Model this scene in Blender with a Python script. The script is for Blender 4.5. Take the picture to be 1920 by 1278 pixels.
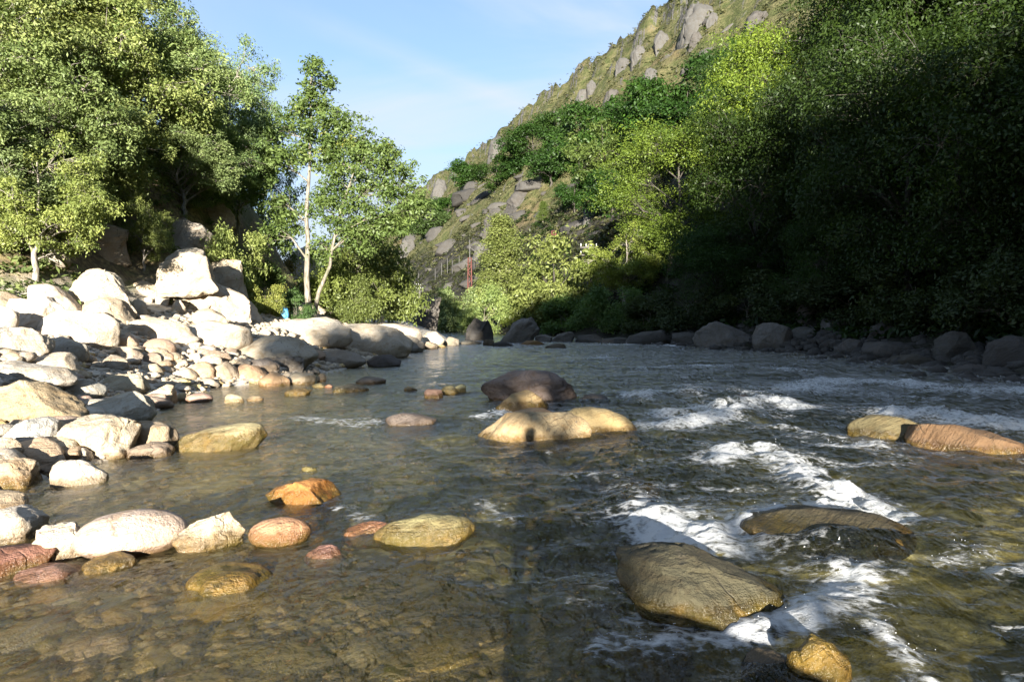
import bpy, math, random
import numpy as np
from mathutils import Vector, Matrix

# ------------------------------------------------------------------ scene, camera, light
for o in list(bpy.data.objects):
    bpy.data.objects.remove(o, do_unlink=True)
scene = bpy.context.scene
COL = scene.collection

CAM_Z = 1.8
FPX = 1280.0                      # focal length in photograph pixels (24 mm on 36 mm)
PITCH = math.radians(2.1)         # the camera looks down a little
cam_data = bpy.data.cameras.new("camera")
cam_data.lens = 24.0
cam_data.sensor_width = 36.0
cam_data.clip_start = 0.05
cam_data.clip_end = 5000
cam = bpy.data.objects.new("camera", cam_data)
cam.location = (0, 0, CAM_Z)
cam.rotation_euler = (math.radians(90) - PITCH, 0, 0)
COL.objects.link(cam)
scene.camera = cam

SUN_EL = math.radians(9.6)
SUN_AZ = math.radians(1.1)        # light travels along +Y, a little to the right
world = bpy.data.worlds.new("World")
scene.world = world
world.use_nodes = True
wn, wl = world.node_tree.nodes, world.node_tree.links
wn.clear()
w_out = wn.new("ShaderNodeOutputWorld")
w_bg = wn.new("ShaderNodeBackground")
w_bg.inputs["Strength"].default_value = 0.078
sky = wn.new("ShaderNodeTexSky")
sky.sky_type = 'NISHITA'
sky.sun_disc = False
sky.sun_elevation = SUN_EL
sky.sun_rotation = math.radians(180) + SUN_AZ
sky.altitude = 200
sky.air_density = 1.0
sky.dust_density = 0.3
sky.ozone_density = 4.0
# thin cirrus and two old contrails over the blue
w_tc = wn.new("ShaderNodeTexCoord")
w_map = wn.new("ShaderNodeMapping")
w_map.inputs["Scale"].default_value = (1.2, 1.2, 4.0)
w_map.inputs["Rotation"].default_value = (0.0, 0.5, 0.4)
w_noise = wn.new("ShaderNodeTexNoise")
w_noise.inputs["Scale"].default_value = 1.6
w_noise.inputs["Detail"].default_value = 7
w_noise.inputs["Distortion"].default_value = 0.6
w_ramp = wn.new("ShaderNodeMapRange")
w_ramp.interpolation_type = 'SMOOTHSTEP'
w_ramp.inputs["From Min"].default_value = 0.42
w_ramp.inputs["From Max"].default_value = 0.78
wl.new(w_tc.outputs["Generated"], w_map.inputs["Vector"])
wl.new(w_map.outputs["Vector"], w_noise.inputs["Vector"])
wl.new(w_noise.outputs["Fac"], w_ramp.inputs["Value"])


def w_math(op, a, b=None, c=None):
    n = wn.new("ShaderNodeMath")
    n.operation = op
    for i, v in enumerate((a, b, c)):
        if v is None:
            continue
        if isinstance(v, (int, float)):
            n.inputs[i].default_value = v
        else:
            wl.new(v, n.inputs[i])
    return n.outputs[0]


def contrail(p, q, width):
    """a soft streak of cloud along the great circle through two view directions"""
    a, b = Vector(p).normalized(), Vector(q).normalized()
    nrm = a.cross(b).normalized()
    mid = (a + b).normalized()
    d1 = wn.new("ShaderNodeVectorMath"); d1.operation = 'DOT_PRODUCT'
    wl.new(w_tc.outputs["Generated"], d1.inputs[0]); d1.inputs[1].default_value = nrm
    d2 = wn.new("ShaderNodeVectorMath"); d2.operation = 'DOT_PRODUCT'
    wl.new(w_tc.outputs["Generated"], d2.inputs[0]); d2.inputs[1].default_value = mid
    k = w_math('SUBTRACT', 1.0, w_math('MULTIPLY', w_math('ABSOLUTE', d1.outputs["Value"]), 1.0 / width))
    k = w_math('MAXIMUM', k, 0.0)
    e = w_math('MAXIMUM', w_math('MULTIPLY', w_math('SUBTRACT', d2.outputs["Value"], a.dot(mid) - 0.02), 14.0), 0.0)
    e = w_math('MINIMUM', e, 1.0)
    return w_math('MULTIPLY', w_math('MULTIPLY', k, e), w_noise.outputs["Fac"])


def sky_dir(px, py):
    v = Vector(((px - 960) / FPX, 1.0, -(py - 639) / FPX))
    v.rotate(Matrix.Rotation(-PITCH, 3, 'X'))
    return v


c1 = contrail(sky_dir(640, 60), sky_dir(1020, 215), 0.022)
c2 = contrail(sky_dir(960, -10), sky_dir(1170, 90), 0.03)
w_cl = w_math('ADD', w_math('MULTIPLY', w_ramp.outputs[0], 0.62), w_math('ADD', w_math('MULTIPLY', c1, 0.9), w_math('MULTIPLY', c2, 0.6)))
w_sep = wn.new("ShaderNodeSeparateXYZ")
wl.new(w_tc.outputs["Generated"], w_sep.inputs[0])
w_hor = wn.new("ShaderNodeMapRange")
w_hor.inputs["From Min"].default_value = 0.02
w_hor.inputs["From Max"].default_value = 0.5
w_hor.inputs["To Min"].default_value = 0.62
w_hor.inputs["To Max"].default_value = 0.24
wl.new(w_sep.outputs["Z"], w_hor.inputs["Value"])
w_cl = w_math('MINIMUM', w_math('ADD', w_cl, w_hor.outputs[0]), 0.9)
w_mix = wn.new("ShaderNodeMix")
w_mix.data_type = 'RGBA'
wl.new(w_cl, w_mix.inputs["Factor"])
wl.new(sky.outputs[0], w_mix.inputs[6])
w_mix.inputs[7].default_value = (2.45, 2.75, 3.15, 1)
wl.new(w_mix.outputs[2], w_bg.inputs["Color"])
wl.new(w_bg.outputs[0], w_out.inputs["Surface"])

sun_data = bpy.data.lights.new("sun", 'SUN')
sun_data.energy = 5.0
sun_data.angle = math.radians(0.5)
sun_data.color = (1.0, 0.93, 0.82)
sun = bpy.data.objects.new("sun", sun_data)
SUN_DIR = Vector((math.sin(SUN_AZ) * math.cos(SUN_EL), math.cos(SUN_AZ) * math.cos(SUN_EL), -math.sin(SUN_EL)))
sun.rotation_euler = SUN_DIR.to_track_quat('-Z', 'Y').to_euler()
sun.location = (0, -40, 30)
COL.objects.link(sun)

scene.view_settings.view_transform = 'Standard'
scene.view_settings.look = 'None'
scene.view_settings.gamma = 1
scene.view_settings.use_curve_mapping = False
scene.view_settings.exposure = 2.05
scene.cycles.max_bounces = 8
scene.cycles.diffuse_bounces = 3
scene.cycles.glossy_bounces = 3
scene.cycles.transmission_bounces = 4
scene.cycles.transparent_max_bounces = 6
scene.cycles.caustics_reflective = False
scene.cycles.caustics_refractive = False
scene.cycles.sample_clamp_indirect = 6.0

rng = np.random.default_rng(11)
random.seed(5)


# ------------------------------------------------------------------ noise
def _h(ix, iy, iz, seed):
    h = (ix.astype(np.uint32) * np.uint32(374761393) + iy.astype(np.uint32) * np.uint32(668265263)
         + iz.astype(np.uint32) * np.uint32(2246822519) + np.uint32((seed * 3266489917) & 0xffffffff))
    h = (h ^ (h >> np.uint32(13))) * np.uint32(1274126177)
    h = (h ^ (h >> np.uint32(16))) * np.uint32(2654435761)
    return ((h >> np.uint32(8)) & np.uint32(0xffff)).astype(np.float32) / 65535.0


def vnoise(x, y, z, seed=0):
    x, y, z = (np.asarray(a, np.float64) for a in (x, y, z))
    fx, fy, fz = np.floor(x), np.floor(y), np.floor(z)
    ux, uy, uz = x - fx, y - fy, z - fz
    ix, iy, iz = fx.astype(np.int64), fy.astype(np.int64), fz.astype(np.int64)
    ux, uy, uz = (u * u * u * (u * (u * 6 - 15) + 10) for u in (ux, uy, uz))
    r = 0
    for dx in (0, 1):
        wx = ux if dx else 1 - ux
        for dy in (0, 1):
            wy = uy if dy else 1 - uy
            for dz in (0, 1):
                wz = uz if dz else 1 - uz
                r = r + wx * wy * wz * _h(ix + dx, iy + dy, iz + dz, seed)
    return r * 2 - 1


def fbm(x, y, z, octv=4, seed=0, gain=0.5):
    a, s, n = 1.0, 0.0, 0.0
    for i in range(octv):
        s = s + a * vnoise(x, y, z, seed + i * 17)
        n += a
        x, y, z = (x * 0.8 + y * 0.6) * 2.03 + 5.1, (y * 0.8 - x * 0.6) * 2.03 + 1.7, z * 2.03 + 3.3
        a *= gain
    return s / n


def noise2(x, y, octv, seed):
    """two-dimensional noise: one layer of the three-dimensional one"""
    return fbm(x, y, np.zeros_like(np.asarray(x, float)) + 0.37, octv, seed)


def sst(a, b, x):
    t = np.clip((x - a) / (b - a), 0, 1)
    return t * t * (3 - 2 * t)


# ------------------------------------------------------------------ terrain
XL_Y = [-60, -20, 0, 4, 7, 8.9, 10, 12.9, 17, 19, 24.8, 36, 43, 50, 60, 80, 120, 250, 900]
XL_X = [-9, -8, -6, -5.4, -5.3, -5.0, -6, -6.9, -7.4, -6.2, -5.6, -5.0, -3.7, -4.6, -9.5, -18, -34, -84, -335]


def xl_of(y):
    return np.interp(y, XL_Y, XL_X)


def s_right(x, y):
    s1 = x - 15.0
    s2 = 0.933 * x + 0.36 * y - 24.8
    k = 2.0
    hh = np.clip(0.5 + 0.5 * (s1 - s2) / k, 0, 1)
    return s2 + (s1 - s2) * hh + k * hh * (1 - hh)


def ground(x, y):
    x = np.asarray(x, float)
    y = np.asarray(y, float)
    s = s_right(x, y) + 0.7 * noise2(x / 4, y / 4, 2, 3)
    d = xl_of(y) - x + 0.5 * noise2(x / 2.5, y / 2.5, 3, 4)
    # right mountain side
    zr = np.interp(s, [0, 2.5, 6, 12, 25, 50, 80, 110, 180, 600], [0, 0.9, 3.2, 9, 22, 47, 80, 96, 110, 130])
    big = noise2(x / 38, y / 38, 3, 21)
    mid = noise2(x / 11, y / 11, 4, 22)
    zr = zr + sst(4, 40, s) * (5.5 * big) + sst(2, 20, s) * 2.6 * mid + sst(8, 30, s) * 1.7 * noise2(x / 3.2, y / 3.2, 3, 23)
    ridge = 1 - np.abs(noise2(x / 9, y / 9, 3, 28))
    zr = zr + sst(55, 80, s) * 4.5 * sst(0.75, 1.0, ridge) + 0.25 * sst(0, 3, s) * noise2(x / 1.2, y / 1.2, 3, 24)
    # left bank: boulder beach, then a wooded slope that ends in a crag
    za = np.interp(d, [0, 1, 3, 5, 7, 8.5, 10, 13, 20, 40, 90, 300], [0, 0.3, 1.15, 1.8, 2.6, 4.3, 6.0, 8.8, 14, 30, 55, 90])
    zk = np.interp(d, [0, 1, 3, 5, 6.8, 7.6, 8.6, 10.5, 13, 20, 40, 90, 300], [0, 0.3, 1.15, 1.8, 2.7, 5.0, 7.4, 9.0, 11, 16, 31, 55, 90])
    kk = sst(23, 29, y)
    za = za * (1 - kk) + zk * kk
    zb = np.interp(d, [0, 1.2, 3, 6, 12, 25, 60, 200, 600], [0, 0.7, 1.35, 1.5, 1.9, 2.6, 5, 9, 15])
    zc = np.interp(d, [0, 1, 3, 5, 12, 60, 300], [0, 0.3, 1.0, 1.5, 2.0, 3.0, 6.0])
    f = sst(36.5, 41, y)
    g = sst(6, 17, y)
    zl = (zc * (1 - g) + za * g) * (1 - f) + zb * f
    zl = zl + sst(0.2, 3, d) * (0.22 * noise2(x / 1.7, y / 1.7, 3, 31)) + sst(7, 12, d) * 0.8 * noise2(x / 4, y / 4, 3, 32)
    # bed of the river
    wl_, wr_ = np.maximum(-d, 0), np.maximum(-s, 0)
    dep = np.minimum(np.interp(wl_, [0, 0.6, 2.2, 4.2, 5.4, 7], [0.03, 0.10, 0.20, 0.42, 0.85, 1.15]), np.interp(wr_, [0, 1, 3, 5], [0.02, 0.3, 0.6, 0.9]))
    dep = dep * (1 - 0.55 * (1 - sst(4.4, 5.4, y)) * (1 - sst(0.4, 1.4, x)))
    dep = dep * (0.8 + 0.35 * noise2(x / 1.1, y / 1.1, 3, 41)) + 0.03
    h = np.where(s > 0, zr, np.where(d > 0, zl, -dep))
    # gravel bank behind and under the photographer
    gb = sst(-2.2, -0.4, -np.hypot(x * 0.9, y + 0.4)) * 0.45 - 0.35
    h = np.where((s < 0) & (d < 0), np.maximum(h, np.where(np.hypot(x, y + .4) < 2.2, gb, -9)), h)
    up = -0.3 + 1.4 * sst(7, 13, -y) * sst(9.5, 6.0, x)
    h = np.where((y < -5) & (s < 0), np.maximum(h, up), h)
    return h


def ray(px, py):
    v = Vector(((px - 960) / FPX, 1.0, -(py - 639) / FPX))
    v.rotate(Matrix.Rotation(-PITCH, 3, 'X'))
    return v


_T = np.geomspace(2.0, 1200, 2200)


def hit(px, py, water=True):
    """where the line of sight through a photograph pixel meets the ground (or the water)"""
    v = ray(px, py)
    x, y, z = v.x * _T, v.y * _T, CAM_Z + v.z * _T
    hgt = ground(x, y)
    if water:
        hgt = np.maximum(hgt, 0.0)
    b = np.nonzero(z <= hgt)[0]
    if len(b) == 0:
        i = len(_T) - 1
    else:
        i = b[0]
    if 0 < i:
        d0, d1 = z[i - 1] - hgt[i - 1], z[i] - hgt[i]
        k = d0 / (d0 - d1) if d0 != d1 else 1.0
        t = _T[i - 1] + k * (_T[i] - _T[i - 1])
    else:
        t = _T[0]
    return Vector((v.x * t, v.y * t, CAM_Z + v.z * t))


# ------------------------------------------------------------------ mesh and object helpers
def mesh_from(name, verts, faces, mat=None, smooth=False, attr=None):
    """verts (N,3); faces: array (M,3|4) or a list of arrays"""
    me = bpy.data.meshes.new(name)
    fl = faces if isinstance(faces, list) else [faces]
    fl = [np.asarray(f, np.int32) for f in fl if len(f)]
    n_loops = sum(f.size for f in fl)
    n_poly = sum(len(f) for f in fl)
    me.vertices.add(len(verts))
    me.vertices.foreach_set("co", np.asarray(verts, np.float32).ravel())
    me.loops.add(n_loops)
    me.loops.foreach_set("vertex_index", np.concatenate([f.ravel() for f in fl]))
    me.polygons.add(n_poly)
    tot = np.concatenate([np.full(len(f), f.shape[1], np.int32) for f in fl])
    start = np.concatenate([[0], np.cumsum(tot)[:-1]]).astype(np.int32)
    me.polygons.foreach_set("loop_start", start)
    me.polygons.foreach_set("loop_total", tot)
    if smooth:
        me.polygons.foreach_set("use_smooth", np.ones(n_poly, bool))
    for k, a in (attr or {}).items():
        at = me.attributes.new(k, 'FLOAT', 'POINT')
        at.data.foreach_set("value", np.asarray(a, np.float32))
    me.update(calc_edges=True)
    if mat:
        me.materials.append(mat)
    return me


def link(name, me, parent=None, loc=None):
    o = bpy.data.objects.new(name, me)
    COL.objects.link(o)
    if parent:
        o.parent = parent
    if loc is not None:
        o.location = loc
    return o


def tag(o, label=None, cat=None, group=None, kind=None):
    if label:
        o["label"] = label
    if cat:
        o["category"] = cat
    if group:
        o["group"] = group
    if kind:
        o["kind"] = kind
    return o


def copy_tree(o, parent=None):
    c = o.copy()
    COL.objects.link(c)
    if parent:
        c.parent = parent
    for ch in list(o.children):
        copy_tree(ch, c)
    return c


class Tubes:
    def __init__(self):
        self.v, self.f, self.n = [], [], 0

    def add(self, pts, radii, sides=6, cap=True):
        pts = np.asarray(pts, float)
        k = len(pts)
        d = np.gradient(pts, axis=0)
        d /= np.linalg.norm(d, axis=1)[:, None] + 1e-9
        ref = np.array([0.31, 0.95, 0.05]) if abs(d[0][2]) > 0.8 else np.array([0, 0, 1.0])
        u = np.cross(d, ref); u /= np.linalg.norm(u, axis=1)[:, None] + 1e-9
        w = np.cross(d, u)
        a = np.arange(sides) * 2 * np.pi / sides
        ring = pts[:, None] + np.asarray(radii, float)[:, None, None] * (np.cos(a)[None, :, None] * u[:, None] + np.sin(a)[None, :, None] * w[:, None])
        idx = self.n + np.arange(k * sides).reshape(k, sides)
        nx = np.roll(idx, -1, axis=1)
        q = np.stack([idx[:-1], nx[:-1], nx[1:], idx[1:]], -1).reshape(-1, 4)
        self.v.append(ring.reshape(-1, 3)); self.f.append(q)
        self.n += k * sides
        if cap and sides == 4:
            self.f.append(np.array([idx[0][::-1], idx[-1]]))
        return self

    def box(self, c, size):
        c, h = np.asarray(c, float), np.asarray(size, float) / 2
        s = np.array([[-1, -1, -1], [1, -1, -1], [1, 1, -1], [-1, 1, -1], [-1, -1, 1], [1, -1, 1], [1, 1, 1], [-1, 1, 1]])
        self.v.append(c + s * h)
        self.f.append(self.n + np.array([[0, 3, 2, 1], [4, 5, 6, 7], [0, 1, 5, 4], [1, 2, 6, 5], [2, 3, 7, 6], [3, 0, 4, 7]]))
        self.n += 8
        return self

    def mesh(self, name, mat, smooth=True):
        return mesh_from(name, np.concatenate(self.v), [np.concatenate(self.f)], mat, smooth)


# ------------------------------------------------------------------ materials
class NT:
    def __init__(self, name):
        self.m = bpy.data.materials.new(name)
        self.m.use_nodes = True
        self.t = self.m.node_tree
        self.t.nodes.clear()
        self.out = self.t.nodes.new("ShaderNodeOutputMaterial")

    def put(self, sock, v):
        if v is None:
            return
        if hasattr(v, "is_linked") or hasattr(v, "links"):
            self.t.links.new(v, sock)
        else:
            if isinstance(v, tuple) and len(v) == 3 and sock.type == 'RGBA':
                v = (*v, 1)
            sock.default_value = v

    def n(self, typ, props=None, **ins):
        nd = self.t.nodes.new(typ)
        for k, v in (props or {}).items():
            setattr(nd, k, v)
        for k, v in ins.items():
            self.put(nd.inputs[k.replace("_", " ")], v)
        return nd

    def math(self, op, a, b=None, c=None, clamp=False):
        nd = self.t.nodes.new("ShaderNodeMath")
        nd.operation = op
        nd.use_clamp = clamp
        for i, v in enumerate((a, b, c)):
            self.put(nd.inputs[i], v)
        return nd.outputs[0]

    def mix(self, f, a, b, mode='MIX'):
        nd = self.t.nodes.new("ShaderNodeMix")
        nd.data_type = 'RGBA'
        nd.blend_type = mode
        self.put(nd.inputs[0], f); self.put(nd.inputs[6], a); self.put(nd.inputs[7], b)
        return nd.outputs[2]

    def noise(self, vec, scale, detail=4, rough=0.55, dist=0.0):
        nd = self.n("ShaderNodeTexNoise", None, Scale=scale, Detail=detail, Roughness=rough, Distortion=dist)
        if vec is not None:
            self.t.links.new(vec, nd.inputs["Vector"])
        return nd.outputs["Fac"]

    def step(self, x, a, b, lo=0.0, hi=1.0):
        nd = self.n("ShaderNodeMapRange", {"interpolation_type": 'SMOOTHSTEP'})
        self.put(nd.inputs["Value"], x)
        nd.inputs["From Min"].default_value = a; nd.inputs["From Max"].default_value = b
        nd.inputs["To Min"].default_value = lo; nd.inputs["To Max"].default_value = hi
        return nd.outputs[0]

    def scaled(self, vec, s, rot=(0, 0, 0)):
        nd = self.n("ShaderNodeMapping")
        nd.inputs["Scale"].default_value = s
        nd.inputs["Rotation"].default_value = rot
        self.t.links.new(vec, nd.inputs["Vector"])
        return nd.outputs[0]

    def bump(self, hgt, strength, dist, normal=None):
        nd = self.n("ShaderNodeBump", None, Strength=strength, Distance=dist)
        self.t.links.new(hgt, nd.inputs["Height"])
        if normal is not None:
            self.t.links.new(normal, nd.inputs["Normal"])
        return nd.outputs[0]

    def surf(self, s):
        self.t.links.new(s, self.out.inputs["Surface"])
        return self.m


def rock_material(name="weathered_stone", cracks=0.5):
    """one stone material: the colour comes from each object, alpha says how much algae it carries"""
    k = NT(name)
    oi = k.n("ShaderNodeObjectInfo")
    pos = k.n("ShaderNodeNewGeometry").outputs["Position"]
    seed = k.n("ShaderNodeVectorMath", {"operation": 'ADD'})
    k.put(seed.inputs[0], pos)
    cmb = k.n("ShaderNodeCombineXYZ")
    rnd = k.math('MULTIPLY', oi.outputs["Random"], 37.0)
    for i in range(3):
        k.t.links.new(rnd, cmb.inputs[i])
    k.t.links.new(cmb.outputs[0], seed.inputs[1])
    v = seed.outputs[0]
    n1 = k.noise(v, 1.7, 6, 0.6, 0.4)
    n2 = k.noise(v, 9.0, 6, 0.65)
    n3 = k.noise(v, 45.0, 3, 0.7)
    rot = k.n("ShaderNodeVectorRotate", {"rotation_type": 'EULER_XYZ'})
    k.put(rot.inputs["Vector"], v)
    rv = k.n("ShaderNodeCombineXYZ")
    k.put(rv.inputs[0], k.math('MULTIPLY', oi.outputs["Random"], 1.3)); k.put(rv.inputs[1], k.math('MULTIPLY', oi.outputs["Random"], 0.9))
    k.t.links.new(rv.outputs[0], rot.inputs["Rotation"])
    strata = k.noise(k.scaled(rot.outputs[0], (1.2, 1.2, 11.0)), 1.6, 5, 0.6, 0.6)
    vor = k.n("ShaderNodeTexVoronoi", {"feature": 'DISTANCE_TO_EDGE'}, Scale=1.3)
    warp = k.n("ShaderNodeVectorMath", {"operation": 'MULTIPLY_ADD'})
    k.put(warp.inputs[0], k.n("ShaderNodeTexNoise", None, Scale=3.0, Detail=3.0, Vector=v).outputs["Color"])
    warp.inputs[1].default_value = (0.5, 0.5, 0.5)
    k.put(warp.inputs[2], v)
    k.t.links.new(warp.outputs[0], vor.inputs["Vector"])
    crack = k.step(vor.outputs["Distance"], 0.0, 0.02, 1.0, 0.0)
    crack = k.math('MULTIPLY', crack, k.step(n1, 0.45, 0.62, 0.0, cracks))
    base = oi.outputs["Color"]
    c = k.mix(k.step(n1, 0.3, 0.7), k.mix(1.0, base, (0.80, 0.74, 0.66), 'MULTIPLY'), base)
    c = k.mix(k.step(n2, 0.5, 0.75, 0, 0.4), c, k.mix(1.0, base, (1.12, 1.08, 1.02), 'MULTIPLY'))
    c = k.mix(k.step(strata, 0.50, 0.62, 0, 0.40), c, k.mix(1.0, base, (0.70, 0.58, 0.44), 'MULTIPLY'))
    lich = k.math('MULTIPLY', k.step(n2, 0.58, 0.68), k.step(n1, 0.48, 0.60))
    c = k.mix(k.math('MULTIPLY', lich, 0.72), c, (0.10, 0.09, 0.07))
    c = k.mix(k.step(n3, 0.58, 0.72, 0, 0.55), c, k.mix(1.0, base, (0.34, 0.28, 0.22), 'MULTIPLY'))
    c = k.mix(k.step(k.noise(v, 4.2, 6, .7, .8), 0.52, 0.66, 0, 0.6), c, k.mix(1.0, base, (0.62, 0.50, 0.36), 'MULTIPLY'))
    c = k.mix(k.math('MULTIPLY', crack, 0.7), c, (0.05, 0.04, 0.03))
    # wet, algae-stained foot along the water line
    z = k.n("ShaderNodeSeparateXYZ"); k.put(z.inputs[0], pos)
    zz = k.math('ADD', z.outputs[2], k.math('MULTIPLY', k.math('SUBTRACT', n2, 0.5), -0.16))
    wet = k.step(k.math('SUBTRACT', zz, k.math('MULTIPLY', oi.outputs['Alpha'], 0.34)), 0.0, 0.06, 1.0, 0.0)
    alg_top = k.math('MULTIPLY', oi.outputs["Alpha"], 0.42)
    alg = k.n("ShaderNodeMapRange", {"interpolation_type": 'SMOOTHSTEP'})
    k.put(alg.inputs["Value"], zz); k.put(alg.inputs["From Min"], k.math('SUBTRACT', alg_top, 0.12)); k.put(alg.inputs["From Max"], k.math('ADD', alg_top, 0.03))
    alg.inputs["To Min"].default_value = 1.0; alg.inputs["To Max"].default_value = 0.0
    alga_col = k.mix(k.step(k.noise(v, 14.0, 4), 0.38, 0.62), (0.10, 0.075, 0.020), (0.30, 0.205, 0.055))
    alga_col = k.mix(k.step(n1, 0.45, 0.6, 0, .8), alga_col, (0.15, 0.13, 0.03))
    c = k.mix(k.math('MULTIPLY', k.math('MULTIPLY', alg.outputs[0], k.step(k.noise(v, 3.4, 5, .65, .5), 0.36, 0.58, 0.25, 0.95)), k.step(oi.outputs["Alpha"], 0.02, 0.15)), c, alga_col)
    c = k.mix(k.math('MULTIPLY', wet, 0.75), c, k.mix(1.0, c, (0.40, 0.33, 0.24), 'MULTIPLY'))
    hgt = k.math('ADD', k.math('MULTIPLY', n2, 0.62), k.math('MULTIPLY', n3, 0.22))
    hgt = k.math('ADD', hgt, k.math('MULTIPLY', strata, 0.5))
    hgt = k.math('SUBTRACT', hgt, k.math('MULTIPLY', crack, 0.35))
    nb = k.bump(hgt, 1.0, 0.075)
    p = k.n("ShaderNodeBsdfPrincipled", None, Roughness=k.math('SUBTRACT', 0.85, k.math('MULTIPLY', wet, 0.66)))
    k.put(p.inputs["Base Color"], c); k.put(p.inputs["Normal"], nb)
    p.inputs["Specular IOR Level"].default_value = 0.45
    return k.surf(p.outputs[0])


def leaf_material(name, lo, hi, trans=0.3, yellow=None):
    k = NT(name)
    at = k.n("ShaderNodeAttribute", {"attribute_name": "tint"})
    oi = k.n("ShaderNodeObjectInfo")
    c = k.mix(at.outputs["Fac"], lo, hi)
    if yellow:
        c = k.mix(k.step(at.outputs["Fac"], 0.82, 0.95), c, yellow)
    c = k.mix(1.0, c, oi.outputs["Color"], 'MULTIPLY')
    d = k.n("ShaderNodeBsdfDiffuse"); k.put(d.inputs["Color"], c)
    t = k.n("ShaderNodeBsdfTranslucent"); k.put(t.inputs["Color"], k.mix(1.0, c, (1.25, 1.3, 0.6), 'MULTIPLY'))
    m = k.n("ShaderNodeMixShader"); m.inputs[0].default_value = trans
    k.t.links.new(d.outputs[0], m.inputs[1]); k.t.links.new(t.outputs[0], m.inputs[2])
    g = k.n("ShaderNodeBsdfGlossy", None, Roughness=0.5)
    g.inputs["Color"].default_value = (0.8, 0.85, 0.8, 1)
    m2 = k.n("ShaderNodeMixShader"); m2.inputs[0].default_value = 0.025
    k.t.links.new(m.outputs[0], m2.inputs[1]); k.t.links.new(g.outputs[0], m2.inputs[2])
    return k.surf(m2.outputs[0])


def bark_material(name, a, b):
    k = NT(name)
    tc = k.n("ShaderNodeTexCoord").outputs["Object"]
    n1 = k.noise(k.scaled(tc, (6, 6, 1.2)), 2.0, 5)
    n2 = k.noise(tc, 0.9, 3)
    c = k.mix(k.step(n1, 0.35, 0.65), a, b)
    c = k.mix(k.step(n2, 0.52, 0.66, 0, 0.6), c, (0.09, 0.10, 0.05))
    p = k.n("ShaderNodeBsdfPrincipled", None, Roughness=0.9)
    k.put(p.inputs["Base Color"], c); k.put(p.inputs["Normal"], k.bump(n1, 0.8, 0.03))
    return k.surf(p.outputs[0])


def bank_material():
    k = NT("pale_gravel_and_soil")
    pos = k.n("ShaderNodeNewGeometry").outputs["Position"]
    sx = k.n("ShaderNodeSeparateXYZ"); k.put(sx.inputs[0], pos)
    n1, n2, n3 = k.noise(pos, 0.9, 6, 0.6), k.noise(pos, 6, 6, 0.65), k.noise(pos, 34, 4, 0.7)
    c = k.mix(k.step(n1, 0.35, 0.65), (0.44, 0.39, 0.31), (0.56, 0.52, 0.45))
    c = k.mix(k.step(n2, 0.52, 0.7, 0, .6), c, (0.24, 0.19, 0.13))
    c = k.mix(k.step(n3, 0.58, 0.74, 0, .6), c, (0.14, 0.12, 0.09))
    vor = k.n("ShaderNodeTexVoronoi", {"feature": 'DISTANCE_TO_EDGE'}, Scale=1.1)
    k.put(vor.inputs["Vector"], pos)
    crack = k.step(vor.outputs["Distance"], 0.0, 0.05, 1.0, 0.0)
    c = k.mix(k.math('MULTIPLY', crack, k.step(n2, .4, .6)), c, (0.10, 0.08, 0.06))
    # leaf litter, dry grass and soil higher up the bank
    hz = k.math('ADD', sx.outputs[2], k.math('MULTIPLY', k.math('SUBTRACT', n1, 0.5), 2.6))
    soil = k.mix(k.step(n2, 0.4, 0.62), (0.10, 0.075, 0.045), (0.24, 0.19, 0.09))
    soil = k.mix(k.step(n1, 0.50, 0.60, 0, .7), soil, (0.07, 0.095, 0.025))
    c = k.mix(k.step(hz, 2.2, 3.2), c, soil)
    # meadow with dry grass round the far end of the rocks
    far = k.math('MULTIPLY', k.step(sx.outputs[1], 40, 46), k.step(sx.outputs[0], -14.5, -11.5, 1.0, 0.0))
    c = k.mix(far, c, k.mix(k.step(n2, .4, .6), (0.34, 0.27, 0.10), (0.16, 0.18, 0.05)))
    p = k.n("ShaderNodeBsdfPrincipled", None, Roughness=0.9)
    hgt = k.math('ADD', k.math('MULTIPLY', n2, .8), k.math('MULTIPLY', n3, .3))
    k.put(p.inputs["Base Color"], c); k.put(p.inputs["Normal"], k.bump(hgt, 0.9, 0.08))
    return k.surf(p.outputs[0])


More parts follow.
